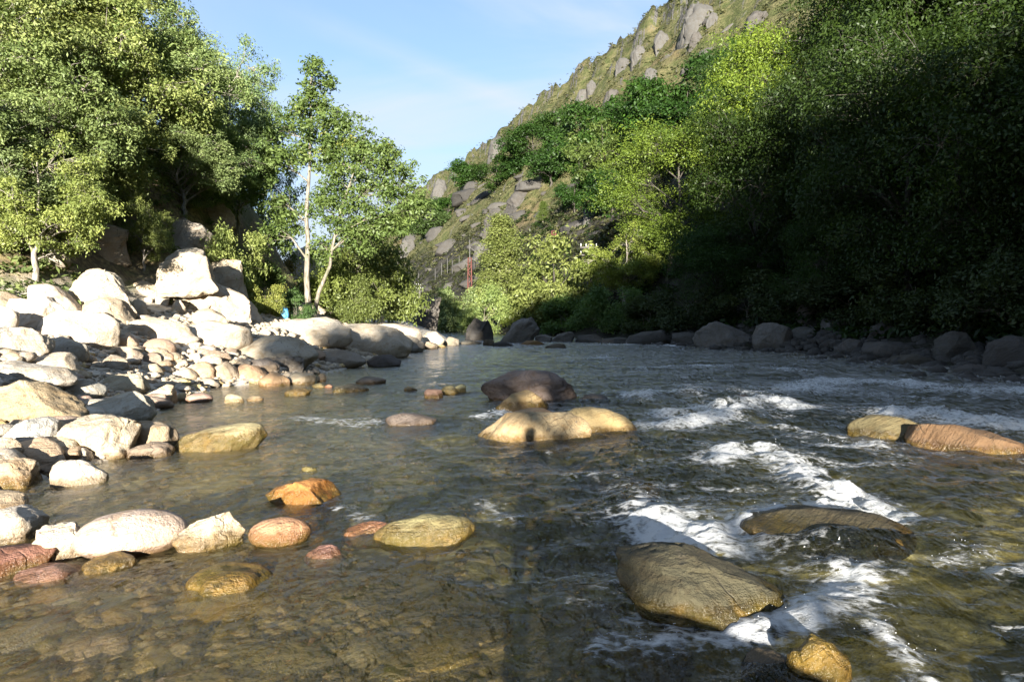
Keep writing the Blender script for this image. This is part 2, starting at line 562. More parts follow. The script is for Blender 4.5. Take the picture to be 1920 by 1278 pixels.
def hill_material():
    k = NT("heath_and_crag")
    g = k.n("ShaderNodeNewGeometry")
    pos = g.outputs["Position"]
    sx = k.n("ShaderNodeSeparateXYZ"); k.put(sx.inputs[0], pos)
    n1, n2, n3 = k.noise(pos, 0.05, 6, 0.65), k.noise(pos, 0.35, 6, 0.7), k.noise(pos, 1.7, 4, 0.7)
    heath = k.mix(k.step(n2, 0.38, 0.62), (0.070, 0.082, 0.030), (0.140, 0.130, 0.062))
    heath = k.mix(k.step(n3, 0.48, 0.70, 0, .8), heath, (0.045, 0.055, 0.018))
    heath = k.mix(k.step(n1, 0.52, 0.66, 0, .55), heath, (0.21, 0.15, 0.085))
    rock = k.mix(k.step(n3, 0.35, 0.65), (0.07, 0.068, 0.064), (0.19, 0.18, 0.165))
    nz = k.n("ShaderNodeSeparateXYZ"); k.put(nz.inputs[0], g.outputs["True Normal"])
    steep = k.math('ADD', k.math('SUBTRACT', 1.0, nz.outputs[2]), k.math('MULTIPLY', k.math('SUBTRACT', n2, 0.5), 0.55))
    c = k.mix(k.math('MAXIMUM', k.step(steep, 0.52, 0.62), k.math('MULTIPLY', k.step(k.noise(pos, 0.16, 6, .72, 1.0), 0.62, 0.67), 0.8)), heath, rock)
    # cast shade over the foot of the slope, painted into its colour
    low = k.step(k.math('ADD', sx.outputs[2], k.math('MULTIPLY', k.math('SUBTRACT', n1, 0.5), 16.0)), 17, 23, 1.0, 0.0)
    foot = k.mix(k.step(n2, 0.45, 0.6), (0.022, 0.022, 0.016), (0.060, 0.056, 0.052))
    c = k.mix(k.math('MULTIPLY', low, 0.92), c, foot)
    hgt = k.math('ADD', n2, k.math('MULTIPLY', n3, .5))
    p = k.n("ShaderNodeBsdfPrincipled", None, Roughness=0.95)
    p.inputs["Specular IOR Level"].default_value = 0.1
    k.put(p.inputs["Base Color"], c); k.put(p.inputs["Normal"], k.bump(hgt, 1.0, 0.9))
    return k.surf(p.outputs[0])


def bed_material():
    k = NT("algae_covered_river_bed")
    pos = k.n("ShaderNodeNewGeometry").outputs["Position"]
    n1, n2 = k.noise(pos, 1.3, 5, 0.6), k.noise(pos, 7, 5, 0.65)
    vor = k.n("ShaderNodeTexVoronoi", None, Scale=5.0); k.put(vor.inputs["Vector"], pos)
    c = k.mix(k.step(n2, 0.35, 0.65), (0.45, 0.34, 0.11), (0.78, 0.64, 0.33))
    c = k.mix(k.step(n1, 0.45, 0.6, 0, .6), c, (0.12, 0.12, 0.04))
    c = k.mix(k.step(vor.outputs["Distance"], 0.1, 0.5, 0, .5), c, (0.07, 0.06, 0.025))
    p = k.n("ShaderNodeBsdfPrincipled", None, Roughness=0.9)
    k.put(p.inputs["Base Color"], c); k.put(p.inputs["Normal"], k.bump(k.math('ADD', n2, vor.outputs["Distance"]), 0.8, 0.06))
    return k.surf(p.outputs[0])


def water_material():
    k = NT("river_water")
    pos = k.n("ShaderNodeNewGeometry").outputs["Position"]
    foam = k.n("ShaderNodeAttribute", {"attribute_name": "foam"}).outputs["Fac"]
    depth = k.n("ShaderNodeAttribute", {"attribute_name": "depth"}).outputs["Fac"]
    rough_w = k.n("ShaderNodeAttribute", {"attribute_name": "chop"}).outputs["Fac"]
    # fine ripples drawn out along the current
    v = k.scaled(pos, (1.0, 0.62, 1.0), (0, 0, -0.35))
    r1, r2, r3 = k.noise(v, 5.5, 3, 0.55, 0.7), k.noise(v, 17, 3, 0.6, 0.5), k.noise(v, 52, 2, 0.5)
    hgt = k.math('ADD', k.math('MULTIPLY', r1, 0.115), k.math('ADD', k.math('MULTIPLY', r2, 0.034), k.math('MULTIPLY', r3, 0.0055)))
    hgt = k.math('MULTIPLY', hgt, k.math('ADD', 0.62, k.math('MULTIPLY', rough_w, 1.35)))
    nb = k.bump(hgt, 1.0, 1.0)
    geo = k.n("ShaderNodeNewGeometry")

    def schlick(nrm):
        """reflectance of water seen from either side along a straight ray"""
        dt = k.n("ShaderNodeVectorMath", {"operation": 'DOT_PRODUCT'})
        k.put(dt.inputs[0], nrm); k.put(dt.inputs[1], geo.outputs["Incoming"])
        g = k.math('SUBTRACT', 1.0, k.math('MINIMUM', k.math('ABSOLUTE', dt.outputs["Value"]), 1.0))
        return k.math('ADD', 0.02, k.math('MULTIPLY', k.math('POWER', g, 5.0), 0.98))

    fr = k.math('ADD', k.math('MULTIPLY', schlick(nb), 0.2), k.math('MULTIPLY', schlick(geo.outputs["Normal"]), 0.8))
    ab = []
    for kk in (0.85, 0.78, 1.1):
        ab.append(k.math('POWER', 2.718, k.math('MULTIPLY', depth, -kk)))
    cc = k.n("ShaderNodeCombineColor")
    for i in range(3):
        k.put(cc.inputs[i], ab[i])
    tr = k.n("ShaderNodeBsdfTransparent"); k.put(tr.inputs["Color"], cc.outputs[0])
    rf = k.n("ShaderNodeBsdfRefraction", None, Roughness=0.0, IOR=1.15); k.put(rf.inputs["Color"], cc.outputs[0]); k.put(rf.inputs["Normal"], nb)
    body = k.n("ShaderNodeMixShader"); body.inputs[0].default_value = 0.25
    k.t.links.new(tr.outputs[0], body.inputs[1]); k.t.links.new(rf.outputs[0], body.inputs[2])
    mur = k.n("ShaderNodeBsdfDiffuse"); k.put(mur.inputs["Color"], k.mix(k.step(depth, 0.12, 0.5), (0.44, 0.35, 0.14), (0.020, 0.024, 0.020))); k.put(mur.inputs["Normal"], nb)
    b2 = k.n("ShaderNodeMixShader"); k.put(b2.inputs[0], k.math('MINIMUM', k.math('ADD', k.math('MULTIPLY', k.math('SUBTRACT', 1.0, ab[1]), 0.5), k.math('MULTIPLY', k.step(depth, 0.0, 0.16, 0.0, 0.05), k.step(depth, 0.22, 0.5, 1.0, 0.2))), 0.75))
    k.t.links.new(body.outputs[0], b2.inputs[1]); k.t.links.new(mur.outputs[0], b2.inputs[2])
    gl = k.n("ShaderNodeBsdfGlossy", None, Roughness=0.035); k.put(gl.inputs["Normal"], nb)
    w = k.n("ShaderNodeMixShader"); k.put(w.inputs[0], fr)
    k.t.links.new(b2.outputs[0], w.inputs[1]); k.t.links.new(gl.outputs[0], w.inputs[2])
    # broken white water
    fv = k.scaled(pos, (0.6, 1.25, 1.0), (0, 0, 0.3))
    f1, f2 = k.noise(fv, 5.0, 6, 0.72, 1.6), k.noise(fv, 24.0, 5, 0.75, 1.0)
    f3 = k.n("ShaderNodeTexVoronoi", {"feature": 'SMOOTH_F1'}, Scale=15.0)
    warp = k.n("ShaderNodeVectorMath", {"operation": 'MULTIPLY_ADD'})
    k.put(warp.inputs[0], k.n("ShaderNodeTexNoise", None, Scale=6.0, Detail=4.0, Vector=pos).outputs["Color"])
    warp.inputs[1].default_value = (0.25, 0.25, 0.25)
    k.put(warp.inputs[2], pos)
    k.put(f3.inputs["Vector"], warp.outputs[0])
    ft = k.math('ADD', k.math('MULTIPLY', f1, 0.5), k.math('ADD', k.math('MULTIPLY', f2, 0.34), k.math('MULTIPLY', f3.outputs["Distance"], 0.26)))
    fm = k.step(k.math('ADD', foam, k.math('MULTIPLY', k.math('SUBTRACT', ft, 0.5), 3.2)), 0.30, 1.10)
    fm = k.math('MULTIPLY', fm, k.step(foam, 0.03, 0.25))
    fd = k.n("ShaderNodeBsdfDiffuse"); fd.inputs["Color"].default_value = (0.86, 0.88, 0.89, 1)
    k.put(fd.inputs["Normal"], k.bump(ft, 0.8, 0.10))
    ft_ = k.n("ShaderNodeBsdfTranslucent"); ft_.inputs["Color"].default_value = (0.8, 0.85, 0.86, 1)
    fmix = k.n("ShaderNodeMixShader"); fmix.inputs[0].default_value = 0.3
    k.t.links.new(fd.outputs[0], fmix.inputs[1]); k.t.links.new(ft_.outputs[0], fmix.inputs[2])
    s = k.n("ShaderNodeMixShader"); k.put(s.inputs[0], k.math('MULTIPLY', fm, 0.88))
    k.t.links.new(w.outputs[0], s.inputs[1]); k.t.links.new(fmix.outputs[0], s.inputs[2])
    return k.surf(s.outputs[0])


def plain(name, col, rough=0.7, metal=0.0, var=0.25):
    k = NT(name)
    tc = k.n("ShaderNodeTexCoord").outputs["Object"]
    n1 = k.noise(tc, 3.0, 4)
    c = k.mix(k.step(n1, 0.35, 0.65), col, tuple(x * (1 - var) for x in col))
    p = k.n("ShaderNodeBsdfPrincipled", None, Roughness=rough, Metallic=metal)
    k.put(p.inputs["Base Color"], c)
    return k.surf(p.outputs[0])


M_ROCK = rock_material()
M_SMOOTH = rock_material("water_worn_stone", 0.0)
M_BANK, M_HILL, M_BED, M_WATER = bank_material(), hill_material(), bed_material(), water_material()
M_OAK = leaf_material("oak_leaves", (0.060, 0.098, 0.030), (0.225, 0.265, 0.095), 0.28)
M_ALDER = leaf_material("alder_leaves", (0.055, 0.095, 0.022), (0.175, 0.235, 0.065), 0.35, (0.30, 0.27, 0.06))
M_WILLOW = leaf_material("willow_leaves", (0.085, 0.105, 0.030), (0.190, 0.205, 0.075), 0.30)
M_DARK = leaf_material("broad_leaves", (0.013, 0.032, 0.007), (0.062, 0.108, 0.018), 0.30)
M_HEATH = leaf_material("heath_leaves", (0.046, 0.058, 0.020), (0.125, 0.118, 0.056), 0.2)
M_BARK = bark_material("grey_bark", (0.10, 0.085, 0.065), (0.27, 0.24, 0.19))
M_BARK3 = bark_material("dark_bark", (0.035, 0.03, 0.024), (0.085, 0.075, 0.06))
M_BARK2 = bark_material("pale_bark", (0.17, 0.145, 0.11), (0.38, 0.35, 0.30))

# ------------------------------------------------------------------ ground sheets
az = np.concatenate([np.linspace(-46, 46, 430), np.linspace(46, 314, 150)[1:-1]])
az = np.radians(az)
rad = np.concatenate([[0.4, 0.9, 1.5], np.geomspace(2.0, 900, 300)])
A, Rr = np.meshgrid(az, rad)
gx, gy = Rr * np.sin(A), Rr * np.cos(A)
gz = ground(gx, gy)
nr, na = gx.shape
gi = np.arange(nr * na).reshape(nr, na)
gj = np.roll(gi, -1, axis=1)
quads = np.stack([gi[:-1], gj[:-1], gj[1:], gi[1:]], -1).reshape(-1, 4)
GV = np.stack([gx.ravel(), gy.ravel(), gz.ravel()], 1)
cx_, cy_ = GV[quads, 0].mean(1), GV[quads, 1].mean(1)
cs = s_right(cx_, cy_) + 0.7 * noise2(cx_ / 4, cy_ / 4, 2, 3)
cd = xl_of(cy_) - cx_ + 0.5 * noise2(cx_ / 2.5, cy_ / 2.5, 3, 4)
region = np.where(cs > 0, 0, np.where((cd > 0) | (cy_ < -8), 1, 2))


def sheet(name, mask, mat):
    q = quads[mask]
    used, inv = np.unique(q.ravel(), return_inverse=True)
    o = link(name, mesh_from(name, GV[used], inv.reshape(-1, 4), mat, True))
    return tag(o, kind='structure')


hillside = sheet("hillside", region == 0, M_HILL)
river_bank = sheet("river_bank", region == 1, M_BANK)
river_bed = sheet("river_bed", region == 2, M_BED)

# ------------------------------------------------------------------ water with waves and white water
FOAM = [  # (photograph pixels of the crest line, half width in metres, strength, lift)
    ([(1345, 872), (1395, 850), (1450, 862), (1490, 885), (1530, 915), (1580, 938)], 0.25, 1.1, 0.06),
    ([(1580, 938), (1630, 955), (1668, 975), (1620, 980), (1560, 972)], 0.26, 1.15, 0.07),
    ([(1560, 972), (1480, 985), (1400, 1015), (1320, 1030), (1250, 1015), (1200, 985)], 0.27, 1.1, 0.05),
    ([(1420, 1000), (1340, 985), (1250, 985)], 0.3, 0.6, 0.02),
    ([(1215, 800), (1280, 802), (1330, 790), (1390, 765)], 0.35, 1.05, 0.08),
    ([(1250, 780), (1320, 765)], 0.4, 0.7, 0.04),
    ([(1190, 747), (1240, 740), (1290, 738)], 0.40, 0.75, 0.05),
    ([(1390, 762), (1440, 757), (1490, 764)], 0.45, 0.95, 0.08),
    ([(1370, 740), (1420, 742)], 0.4, 0.5, 0.03),
    ([(1690, 782), (1760, 785), (1830, 797), (1900, 806), (1990, 812)], 0.55, 1.0, 0.10),
    ([(1500, 733), (1590, 718), (1680, 722), (1780, 735), (1860, 733), (1990, 742)], 0.75, 0.8, 0.06),
    ([(1640, 745), (1760, 752)], 0.6, 0.45, 0.03),
    ([(1305, 688), (1352, 692)], 0.5, 0.75, 0.05), ([(1440, 692), (1480, 698)], 0.5, 0.6, 0.04),
    ([(1125, 674), (1150, 675)], 0.5, 0.7, 0.05), ([(1200, 694), (1270, 690)], 0.5, 0.45, 0.03),
    ([(1230, 647), (1260, 650)], 0.7, 0.7, 0.04), ([(1120, 648), (1170, 647)], 0.8, 0.55, 0.03),
    ([(1600, 1095), (1575, 1140), (1520, 1170), (1450, 1190), (1380, 1200)], 0.15, 1.05, 0.04),
    ([(1150, 1105), (1220, 1150), (1270, 1190), (1300, 1215)], 0.12, 0.55, 0.02),
    ([(1040, 1130), (1130, 1150), (1190, 1175)], 0.10, 0.40, 0.01),
    ([(1130, 1230), (1220, 1225), (1310, 1210)], 0.12, 0.55, 0.02),
    ([(1760, 1080), (1810, 1060), (1870, 1050)], 0.10, 0.5, 0.02), ([(1830, 1100), (1900, 1085), (1960, 1070)], 0.10, 0.45, 0.02),
    ([(1640, 1200), (1690, 1240), (1720, 1290)], 0.10, 0.5, 0.02),
    ([(900, 790), (930, 783), (950, 772)], 0.18, 0.8, 0.04), ([(560, 785), (630, 792), (700, 798)], 0.30, 0.40, 0.03),
    ([(1570, 846), (1640, 842)], 0.25, 0.65, 0.03), ([(1080, 897), (1150, 905)], 0.22, 0.42, 0.02),
    ([(1180, 925), (1215, 960)], 0.2, 0.45, 0.02), ([(1510, 870), (1600, 880), (1680, 880)], 0.2, 0.42, 0.02),
    ([(900, 950), (960, 985)], 0.15, 0.38, 0.01), ([(640, 955), (700, 985)], 0.12, 0.38, 0.01),
    ([(1480, 1090), (1560, 1080)], 0.12, 0.38, 0.01), ([(1680, 1010), (1760, 1020)], 0.15, 0.42, 0.01),
    ([(1380, 805), (1480, 815), (1560, 830)], 0.2, 0.45, 0.03), ([(1340, 735), (1240, 720)], 0.4, 0.35, 0.02),
]
# water drawn over boulders that lie just under the surface: (pixel, width m, depth m, lift m)
SWELL = [((1560, 1040), 0.6, 0.35, 0.12), ((780, 790), 1.0, 0.30, 0.10), ((690, 738), 0.8, 0.5, 0.04), ((1420, 1120), 0.3, 0.3, 0.05)]


def flat(px, py):
    v = ray(px, py)
    t = CAM_Z / -v.z
    return v.x * t, v.y * t


def polyline_dist(x, y, pts):
    best = np.full(x.shape, 1e9)
    for (ax, ay), (bx, by) in zip(pts[:-1], pts[1:]):
        dx, dy = bx - ax, by - ay
        L = dx * dx + dy * dy + 1e-9
        t = np.clip(((x - ax) * dx + (y - ay) * dy) / L, 0, 1)
        best = np.minimum(best, np.hypot(x - ax - t * dx, y - ay - t * dy))
    return best


def chop_of(x, y):
    c = 0.10 + 0.90 * sst(-2.6, 2.4, x + 0.04 * y - 0.6 * sst(6, 4, y))
    c = c * (1 - 0.35 * sst(22, 40, y))
    return c * (1 + 0.35 * noise2(x / 2.5, y / 3.5, 2, 61))


def water_fields(x, y):
    chop = np.clip(chop_of(x, y), 0.06, 1.4)
    cs_, sn_ = math.cos(0.35), math.sin(0.35)
    u, w = x * cs_ + y * sn_, -x * sn_ + y * cs_
    warp = noise2(x * 0.7, y * 0.7, 2, 62)
    a = 1 - np.abs(noise2(u * 0.55 + warp, w * 0.95, 2, 63)) * 2
    b = noise2(u * 1.5, w * 2.4 + warp, 2, 64)
    c = 1 - np.abs(noise2(u * 3.6 + warp, w * 5.0, 2, 65)) * 2
    d = noise2(u * 9, w * 12, 2, 66)
    z = chop * (0.070 * a + 0.055 * b + 0.020 * c + 0.008 * d)
    foam = np.zeros_like(x)
    for pts, wd, st, lift in FOAM:
        g = [flat(*p) for p in pts]
        ds = polyline_dist(x, y, g)
        m = np.exp(-(ds / wd) ** 2)
        near = ds < wd * 5
        if near.any():
            br = np.zeros_like(x)
            br[near] = 0.72 + 0.75 * noise2(x[near] * 2.1 / max(wd, .2) * .35, y[near] * 2.1 / max(wd, .2) * .35, 3, 67)
            foam = np.maximum(foam, st * (m + 0.34 * np.exp(-(ds / (2.7 * wd)) ** 2)) * br)
            lump = np.zeros_like(x)
            lump[near] = 0.6 + 0.9 * noise2(x[near] * 4.5, y[near] * 4.5, 3, 68) + 0.25 * np.abs(noise2(x[near] * 13, y[near] * 13, 2, 70))
            z = z + 1.5 * lift * m * lump
    # scattered flecks in the fast water
    fl = noise2(x * 1.7, y * 2.2, 4, 69)
    foam = np.maximum(foam, sst(0.10, 0.45, fl) * 0.5 * np.clip(chop - 0.4, 0, 1))
    foam = np.where(foam > .7, .7 + (foam - .7) * .4, foam)
    for (px, py), wx, wy, lift in SWELL:
        cx, cy = flat(px, py)
        z = z + lift * np.exp(-((x - cx) / wx) ** 2 - ((y - cy) / wy) ** 2)
    return z, foam, chop


ny, nx_ = 560, 470
wy = np.geomspace(2.4, 62, ny)
wt = np.linspace(-0.98, 0.98, nx_)
Wt, Wy = np.meshgrid(wt, wy)
Wx = Wt * (Wy + 2.2)
wz, wfoam, wchop = water_fields(Wx.ravel(), Wy.ravel())
wx_, wy_ = Wx.ravel(), Wy.ravel()
gh = ground(wx_, wy_)
depth = np.clip(wz - gh, 0, 3)
idx = np.arange(ny * nx_).reshape(ny, nx_)
wq = np.stack([idx[:-1, :-1], idx[:-1, 1:], idx[1:, 1:], idx[1:, :-1]], -1).reshape(-1, 4)
keep = (gh[wq] < 0.22).any(1)
wq = wq[keep]
used, inv = np.unique(wq.ravel(), return_inverse=True)
wme = mesh_from("river", np.stack([wx_, wy_, wz], 1)[used], inv.reshape(-1, 4), M_WATER, True,
                {"foam": wfoam[used], "depth": depth[used], "chop": wchop[used]})
river = tag(link("river", wme), kind='structure')
# the rest of the river: the bend far off and the pool behind the photographer
bx, by = np.meshgrid(np.linspace(-240, 40, 141), np.linspace(62, 620, 140))
bz = np.full(bx.size, 0.0)
bq = np.arange(bx.size).reshape(bx.shape)
bq = np.stack([bq[:-1, :-1], bq[:-1, 1:], bq[1:, 1:], bq[1:, :-1]], -1).reshape(-1, 4)
bh = ground(bx.ravel(), by.ravel())
bq = bq[(bh[bq] < 0.3).any(1)]
far_water = tag(link("river", mesh_from("far_river", np.stack([bx.ravel(), by.ravel(), bz], 1), bq, M_WATER, True,
                {"foam": np.zeros(bx.size), "depth": np.full(bx.size, .7), "chop": np.full(bx.size, .5)})), kind='structure')
bx, by = np.meshgrid(np.linspace(-9, 20, 30), np.linspace(-30, 2.4, 40))
near_water = tag(link("river", mesh_from("near_river", np.stack([bx.ravel(), by.ravel(), np.zeros(bx.size)], 1),
                np.stack([(q := np.arange(bx.size).reshape(bx.shape))[:-1, :-1], q[:-1, 1:], q[1:, 1:], q[1:, :-1]], -1).reshape(-1, 4), M_WATER, True,
                {"foam": np.zeros(bx.size), "depth": np.full(bx.size, .4), "chop": np.full(bx.size, .4)})), kind='structure')

# spray thrown up from the white water
sp = []
for pts, wd, st, lift in FOAM:
    if st < 0.5:
        continue
    g = [flat(*p) for p in pts]
    for _ in range(int(32 * st)):
        k = rng.integers(0, len(g) - 1)
        t = rng.random()
        x = g[k][0] * (1 - t) + g[k + 1][0] * t + rng.normal() * wd * 0.6
        y = g[k][1] * (1 - t) + g[k + 1][1] * t + rng.normal() * wd * 0.6
        sp.append((x, y, abs(rng.normal()) * (0.01 + lift * 0.4) + 0.02, (0.0014 + 0.0022 * rng.random()) * max(1.0, y / 6.5)))
sp = np.array(sp)
zz, _, _ = water_fields(sp[:, 0], sp[:, 1])
octv = np.array([[1, 0, 0], [-1, 0, 0], [0, 1, 0], [0, -1, 0], [0, 0, 1], [0, 0, -1]], float)
octf = np.array([[0, 2, 4], [2, 1, 4], [1, 3, 4], [3, 0, 4], [2, 0, 5], [1, 2, 5], [3, 1, 5], [0, 3, 5]])
cen = np.stack([sp[:, 0], sp[:, 1], zz + sp[:, 2]], 1)
vv = cen[:, None] + octv[None] * sp[:, 3][:, None, None]
ff = octf[None] + (np.arange(len(sp)) * 6)[:, None, None]
M_SPRAY = plain("white_spray", (0.88, 0.9, 0.92), 0.3, var=0.03)
spray = tag(link("spray", mesh_from("spray", vv.reshape(-1, 3), ff.reshape(-1, 3), M_SPRAY, True)), kind='stuff')

# ------------------------------------------------------------------ rocks
_ICO = {}


def ico(n):
    if n not in _ICO:
        import bmesh
        bm = bmesh.new()
        bmesh.ops.create_icosphere(bm, subdivisions=n, radius=1.0)
        bm.verts.ensure_lookup_table()
        v = np.array([x.co[:] for x in bm.verts])
        f = np.array([[y.index for y in x.verts] for x in bm.faces])
        bm.free()
        _ICO[n] = (v / np.linalg.norm(v, axis=1)[:, None], f)
    return _ICO[n]


STYLE = {  # squareness, plane cuts, cut depth, slow relief, fast relief
    'egg': (2.05, 0, 0, 0.05, 0.004), 'round': (2.4, 9, 0.80, 0.17, 0.022), 'block': (3.0, 14, 0.72, 0.20, 0.034),
    'slab': (2.6, 9, 0.76, 0.20, 0.032), 'jag': (3.2, 20, 0.64, 0.30, 0.060), 'crag': (3.4, 34, 0.60, 0.17, 0.050), 'hump': (2.1, 5, 0.86, 0.15, 0.026),
}


def rock_mesh(name, style, size, seed, sub=4, peak=0.0, tilt=0.0, detail=1.0):
    """a stone of half-size `size`; peak shifts its top sideways, tilt leans it"""
    p, cuts, cd, slow, fast = STYLE[style]
    r = np.random.default_rng(seed)
    d, f = ico(sub)
    v = d * ((np.abs(d) ** p).sum(1) ** (-1 / p))[:, None]
    a, b, c = size
    m = max(a, b, c)
    for _ in range(cuts):
        n = r.normal(size=3); n /= np.linalg.norm(n)
        if n[2] < -0.2:
            n[2] *= -1
        lim = cd * (0.9 + 0.25 * r.random())
        over = np.maximum(v @ n - lim, 0)
        v = v - (over * (1.0 if style == 'crag' else 0.92))[:, None] * n
    q = d * np.array([a, b, c]) / m
    o = r.random(3) * 50
    lo = fbm(*(q * 1.5 + o).T, 3, seed % 97)
    hi = fbm(*(q * 5.0 + o).T, 4, seed % 89)
    hi = np.abs(hi) * -2 + 0.5 if style in ('jag', 'block', 'crag') else hi
    v = v * (1 + slow * lo + fast * 2.2 * hi * detail)[:, None]
    v = v + 0.5 * slow * np.stack([fbm(*(q * 1.1 + o + 9).T, 2, 3), fbm(*(q * 1.1 + o + 19).T, 2, 4), np.zeros(len(q))], 1)
    v[:, 0] += peak * np.clip(v[:, 2], -0.5, 1)
    v[:, 2] += tilt * v[:, 0]
    lo_, hi_ = v.min(0), v.max(0)
    v = (v - (lo_ + hi_) / 2) / ((hi_ - lo_) / 2) * np.array([a, b, c])
    return mesh_from(name, v, f, M_SMOOTH if style in ('egg', 'hump') or cuts == 9 and p < 2.5 and seed % 3 else M_ROCK, True)


RS = [100]


def rock(box, col, label, style='round', alg=0.0, cat='rock', name='boulder', group=None, sub=4, deep=0.75, sink=0.35,
         peak=0.0, tilt=0.0, D=None, lift=0.0, hmin=0.12):
    """a stone that fills a box of photograph pixels, standing where the line of sight to its foot meets ground or water"""
    RS[0] += 1
    x0, y0, x1, y1 = box
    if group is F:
        col = tuple(q * .32 for q in col)  # the far bank's shade deepened in the stone colour
    elif group in (B, BS, CR):
        col = tuple(q * .68 + w_ * .30 for q, w_ in zip(col, (.52, .46, .37)))
    cx = (x0 + x1) / 2
    if D is None:
        h = hit(cx, y1 - 0.06 * (y1 - y0))
    else:
        v = ray(cx, y1)
        h = Vector((v.x * D / v.y, D, CAM_Z + v.z * D / v.y))
    dist = h.y
    a = (x1 - x0) / 2 / FPX * dist
    b = a * deep
    a *= 1 + 0.5 * b / dist
    top = ray(cx, y0)
    ztop = CAM_Z + top.z / top.y * (dist + 0.6 * b)
    base = h.z
    hgt = max(ztop - base, hmin * a)
    ztop = base + hgt
    zbot = base - sink * hgt - 0.1 * b
    c = (ztop - zbot) / 2
    t = h.x / h.y
    fx, fy = t / math.hypot(t, 1), 1 / math.hypot(t, 1)
    me = rock_mesh(name, style, (a, b, c), RS[0], sub, peak, tilt)
    o = link(name, me)
    o.location = (h.x + fx * b * 0.72, h.y + fy * b * 0.72, (ztop + zbot) / 2 + lift)
    o.rotation_euler = (0, 0, -math.atan(t))
    o.color = (*col, alg)
    tag(o, label, cat, group)
    return o


WHT, CRM, TAN = (0.56, 0.51, 0.44), (0.49, 0.42, 0.31), (0.40, 0.32, 0.22)
GRY, BLU, DRK = (0.38, 0.36, 0.32), (0.42, 0.44, 0.44), (0.13, 0.115, 0.10)
PNK, ORG, BRN = (0.42, 0.28, 0.23), (0.48, 0.27, 0.12), (0.26, 0.17, 0.11)
OLV, RED, GLD = (0.22, 0.19, 0.08), (0.27, 0.13, 0.09), (0.40, 0.26, 0.06)
B = "boulders and stones on the left bank"
BS = "pale bedrock masses at the far end of the beach"
CR = "crags under the left trees"
W = "rocks standing in the river"
F = "rocks along the shaded far bank"
S = "stones in the near row"

# near row of stones across the shallow water
rock((152, 958, 345, 1052), (0.50, 0.40, 0.33), "largest smooth pinkish oval stone in the near row, lying across darker wet stones", 'egg', .12, 'stone', 'river_stone', S, 5, .62, .10)
rock((328, 959, 456, 1036), CRM, "cream stone with flat facets between the big oval stone and the small orange one", 'block', .3, 'stone', 'river_stone', S, 5, .7, .15)
rock((468, 972, 583, 1028), (0.46, 0.27, 0.16), "smooth orange-brown oval stone at the river end of the near row", 'egg', .3, 'stone', 'river_stone', S, 5, .65, .2)
rock((68, 979, 162, 1058), WHT, "white upright stone touching the left side of the big oval stone", 'block', .15, 'stone', 'river_stone', S, 5, .8, .15)
rock((-40, 950, 84, 1022), WHT, "white knobbly stone behind the wet red slab at the frame edge", 'block', .15, 'stone', 'river_stone', S, 4, .8, .2)
rock((-50, 920, 46, 958), TAN, "tan rounded stone behind the white knobbly one", 'round', .1, 'stone', 'river_stone', S, 4, .8)
rock((-60, 1026, 98, 1080), RED, "wet red-brown slab in front of the white stones", 'slab', .25, 'stone', 'river_stone', S, 4, .7, .3)
rock((36, 1058, 150, 1090), (0.36, 0.22, 0.18), "flat pink stone just awash below the white upright stone", 'slab', .1, 'stone', 'river_stone', S, 4, .9, .5)
rock((160, 1038, 250, 1072), (0.14, 0.10, 0.05), "dark wet stone wedged under the big oval stone", 'round', .5, 'stone', 'river_stone', S, 4, .8, .5)
rock((338, 1040, 522, 1118), GLD, "golden algae-covered boulder under the water before the near row", 'hump', 1.0, 'rock', 'river_rock', W, 4, .9, .6, hmin=.05, lift=-.10)
rock((500, 898, 648, 950), (0.50, 0.24, 0.07), "orange wedge-shaped rock awash beyond the near row", 'slab', .35, 'rock', 'river_rock', W, 5, .8, .5, peak=-.35, hmin=.1)
rock((700, 967, 895, 1026), (0.28, 0.25, 0.12), "yellow-green mossy rock awash in mid-stream", 'hump', .35, 'rock', 'river_rock', W, 5, .6, .5, peak=.12)
rock((640, 972, 745, 1008), (0.40, 0.20, 0.12), "reddish rock awash touching the yellow-green one", 'slab', .2, 'rock', 'river_rock', W, 4, .8, .6, lift=-.03)
rock((570, 1018, 645, 1050), (0.24, 0.13, 0.10), "small dark red stone awash past the orange oval stone", 'round', .1, 'stone', 'river_stone', S, 4, .8, .6, lift=-.02)
rock((566, 874, 594, 884), (0.36, 0.34, 0.16), "tiny pale green stone breaking the surface beyond the orange wedge", 'round', .2, 'stone', 'river_stone', W, 3)

# foreground right
rock((1145, 1034, 1480, 1190), (0.060, 0.054, 0.029), "olive banded boulder with pale veins in the near white water", 'block', .42, 'rock', 'river_rock', W, 5, .75, .3, peak=-.25, tilt=-.25)
rock((1390, 973, 1700, 1050), (0.055, 0.045, 0.022), "dark brown boulder under a smooth sheet of water", 'hump', .5, 'rock', 'river_rock', W, 5, .9, .5, lift=.06, hmin=.2)
rock((1475, 1195, 1592, 1300), (0.48, 0.33, 0.09), "golden-topped rock lowest in the near rapids", 'round', .85, 'rock', 'river_rock', W, 5, .7, .5)
rock((1390, 1205, 1500, 1270), (0.10, 0.08, 0.05), "dark wet rock awash against the golden-topped one", 'hump', .1, 'rock', 'river_rock', W, 4, .8, .6, lift=-.05)
rock((1592, 778, 1735, 834), (0.14, 0.12, 0.06), "olive rounded rock with a dark patch next to the brown sloping one", 'round', .45, 'rock', 'river_rock', W, 5, .6, .4, peak=-.2)
rock((1700, 796, 1960, 860), (0.15, 0.09, 0.045), "long brown and orange sloping rock at the edge of the rapids", 'slab', .35, 'rock', 'river_rock', W, 5, .5, .5, peak=-.3)
rock((1120, 860, 1240, 900), (0.42, 0.24, 0.05), "orange rock under the water below the long golden rock", 'hump', .8, 'rock', 'river_rock', W, 4, .9, .6, lift=-.22)

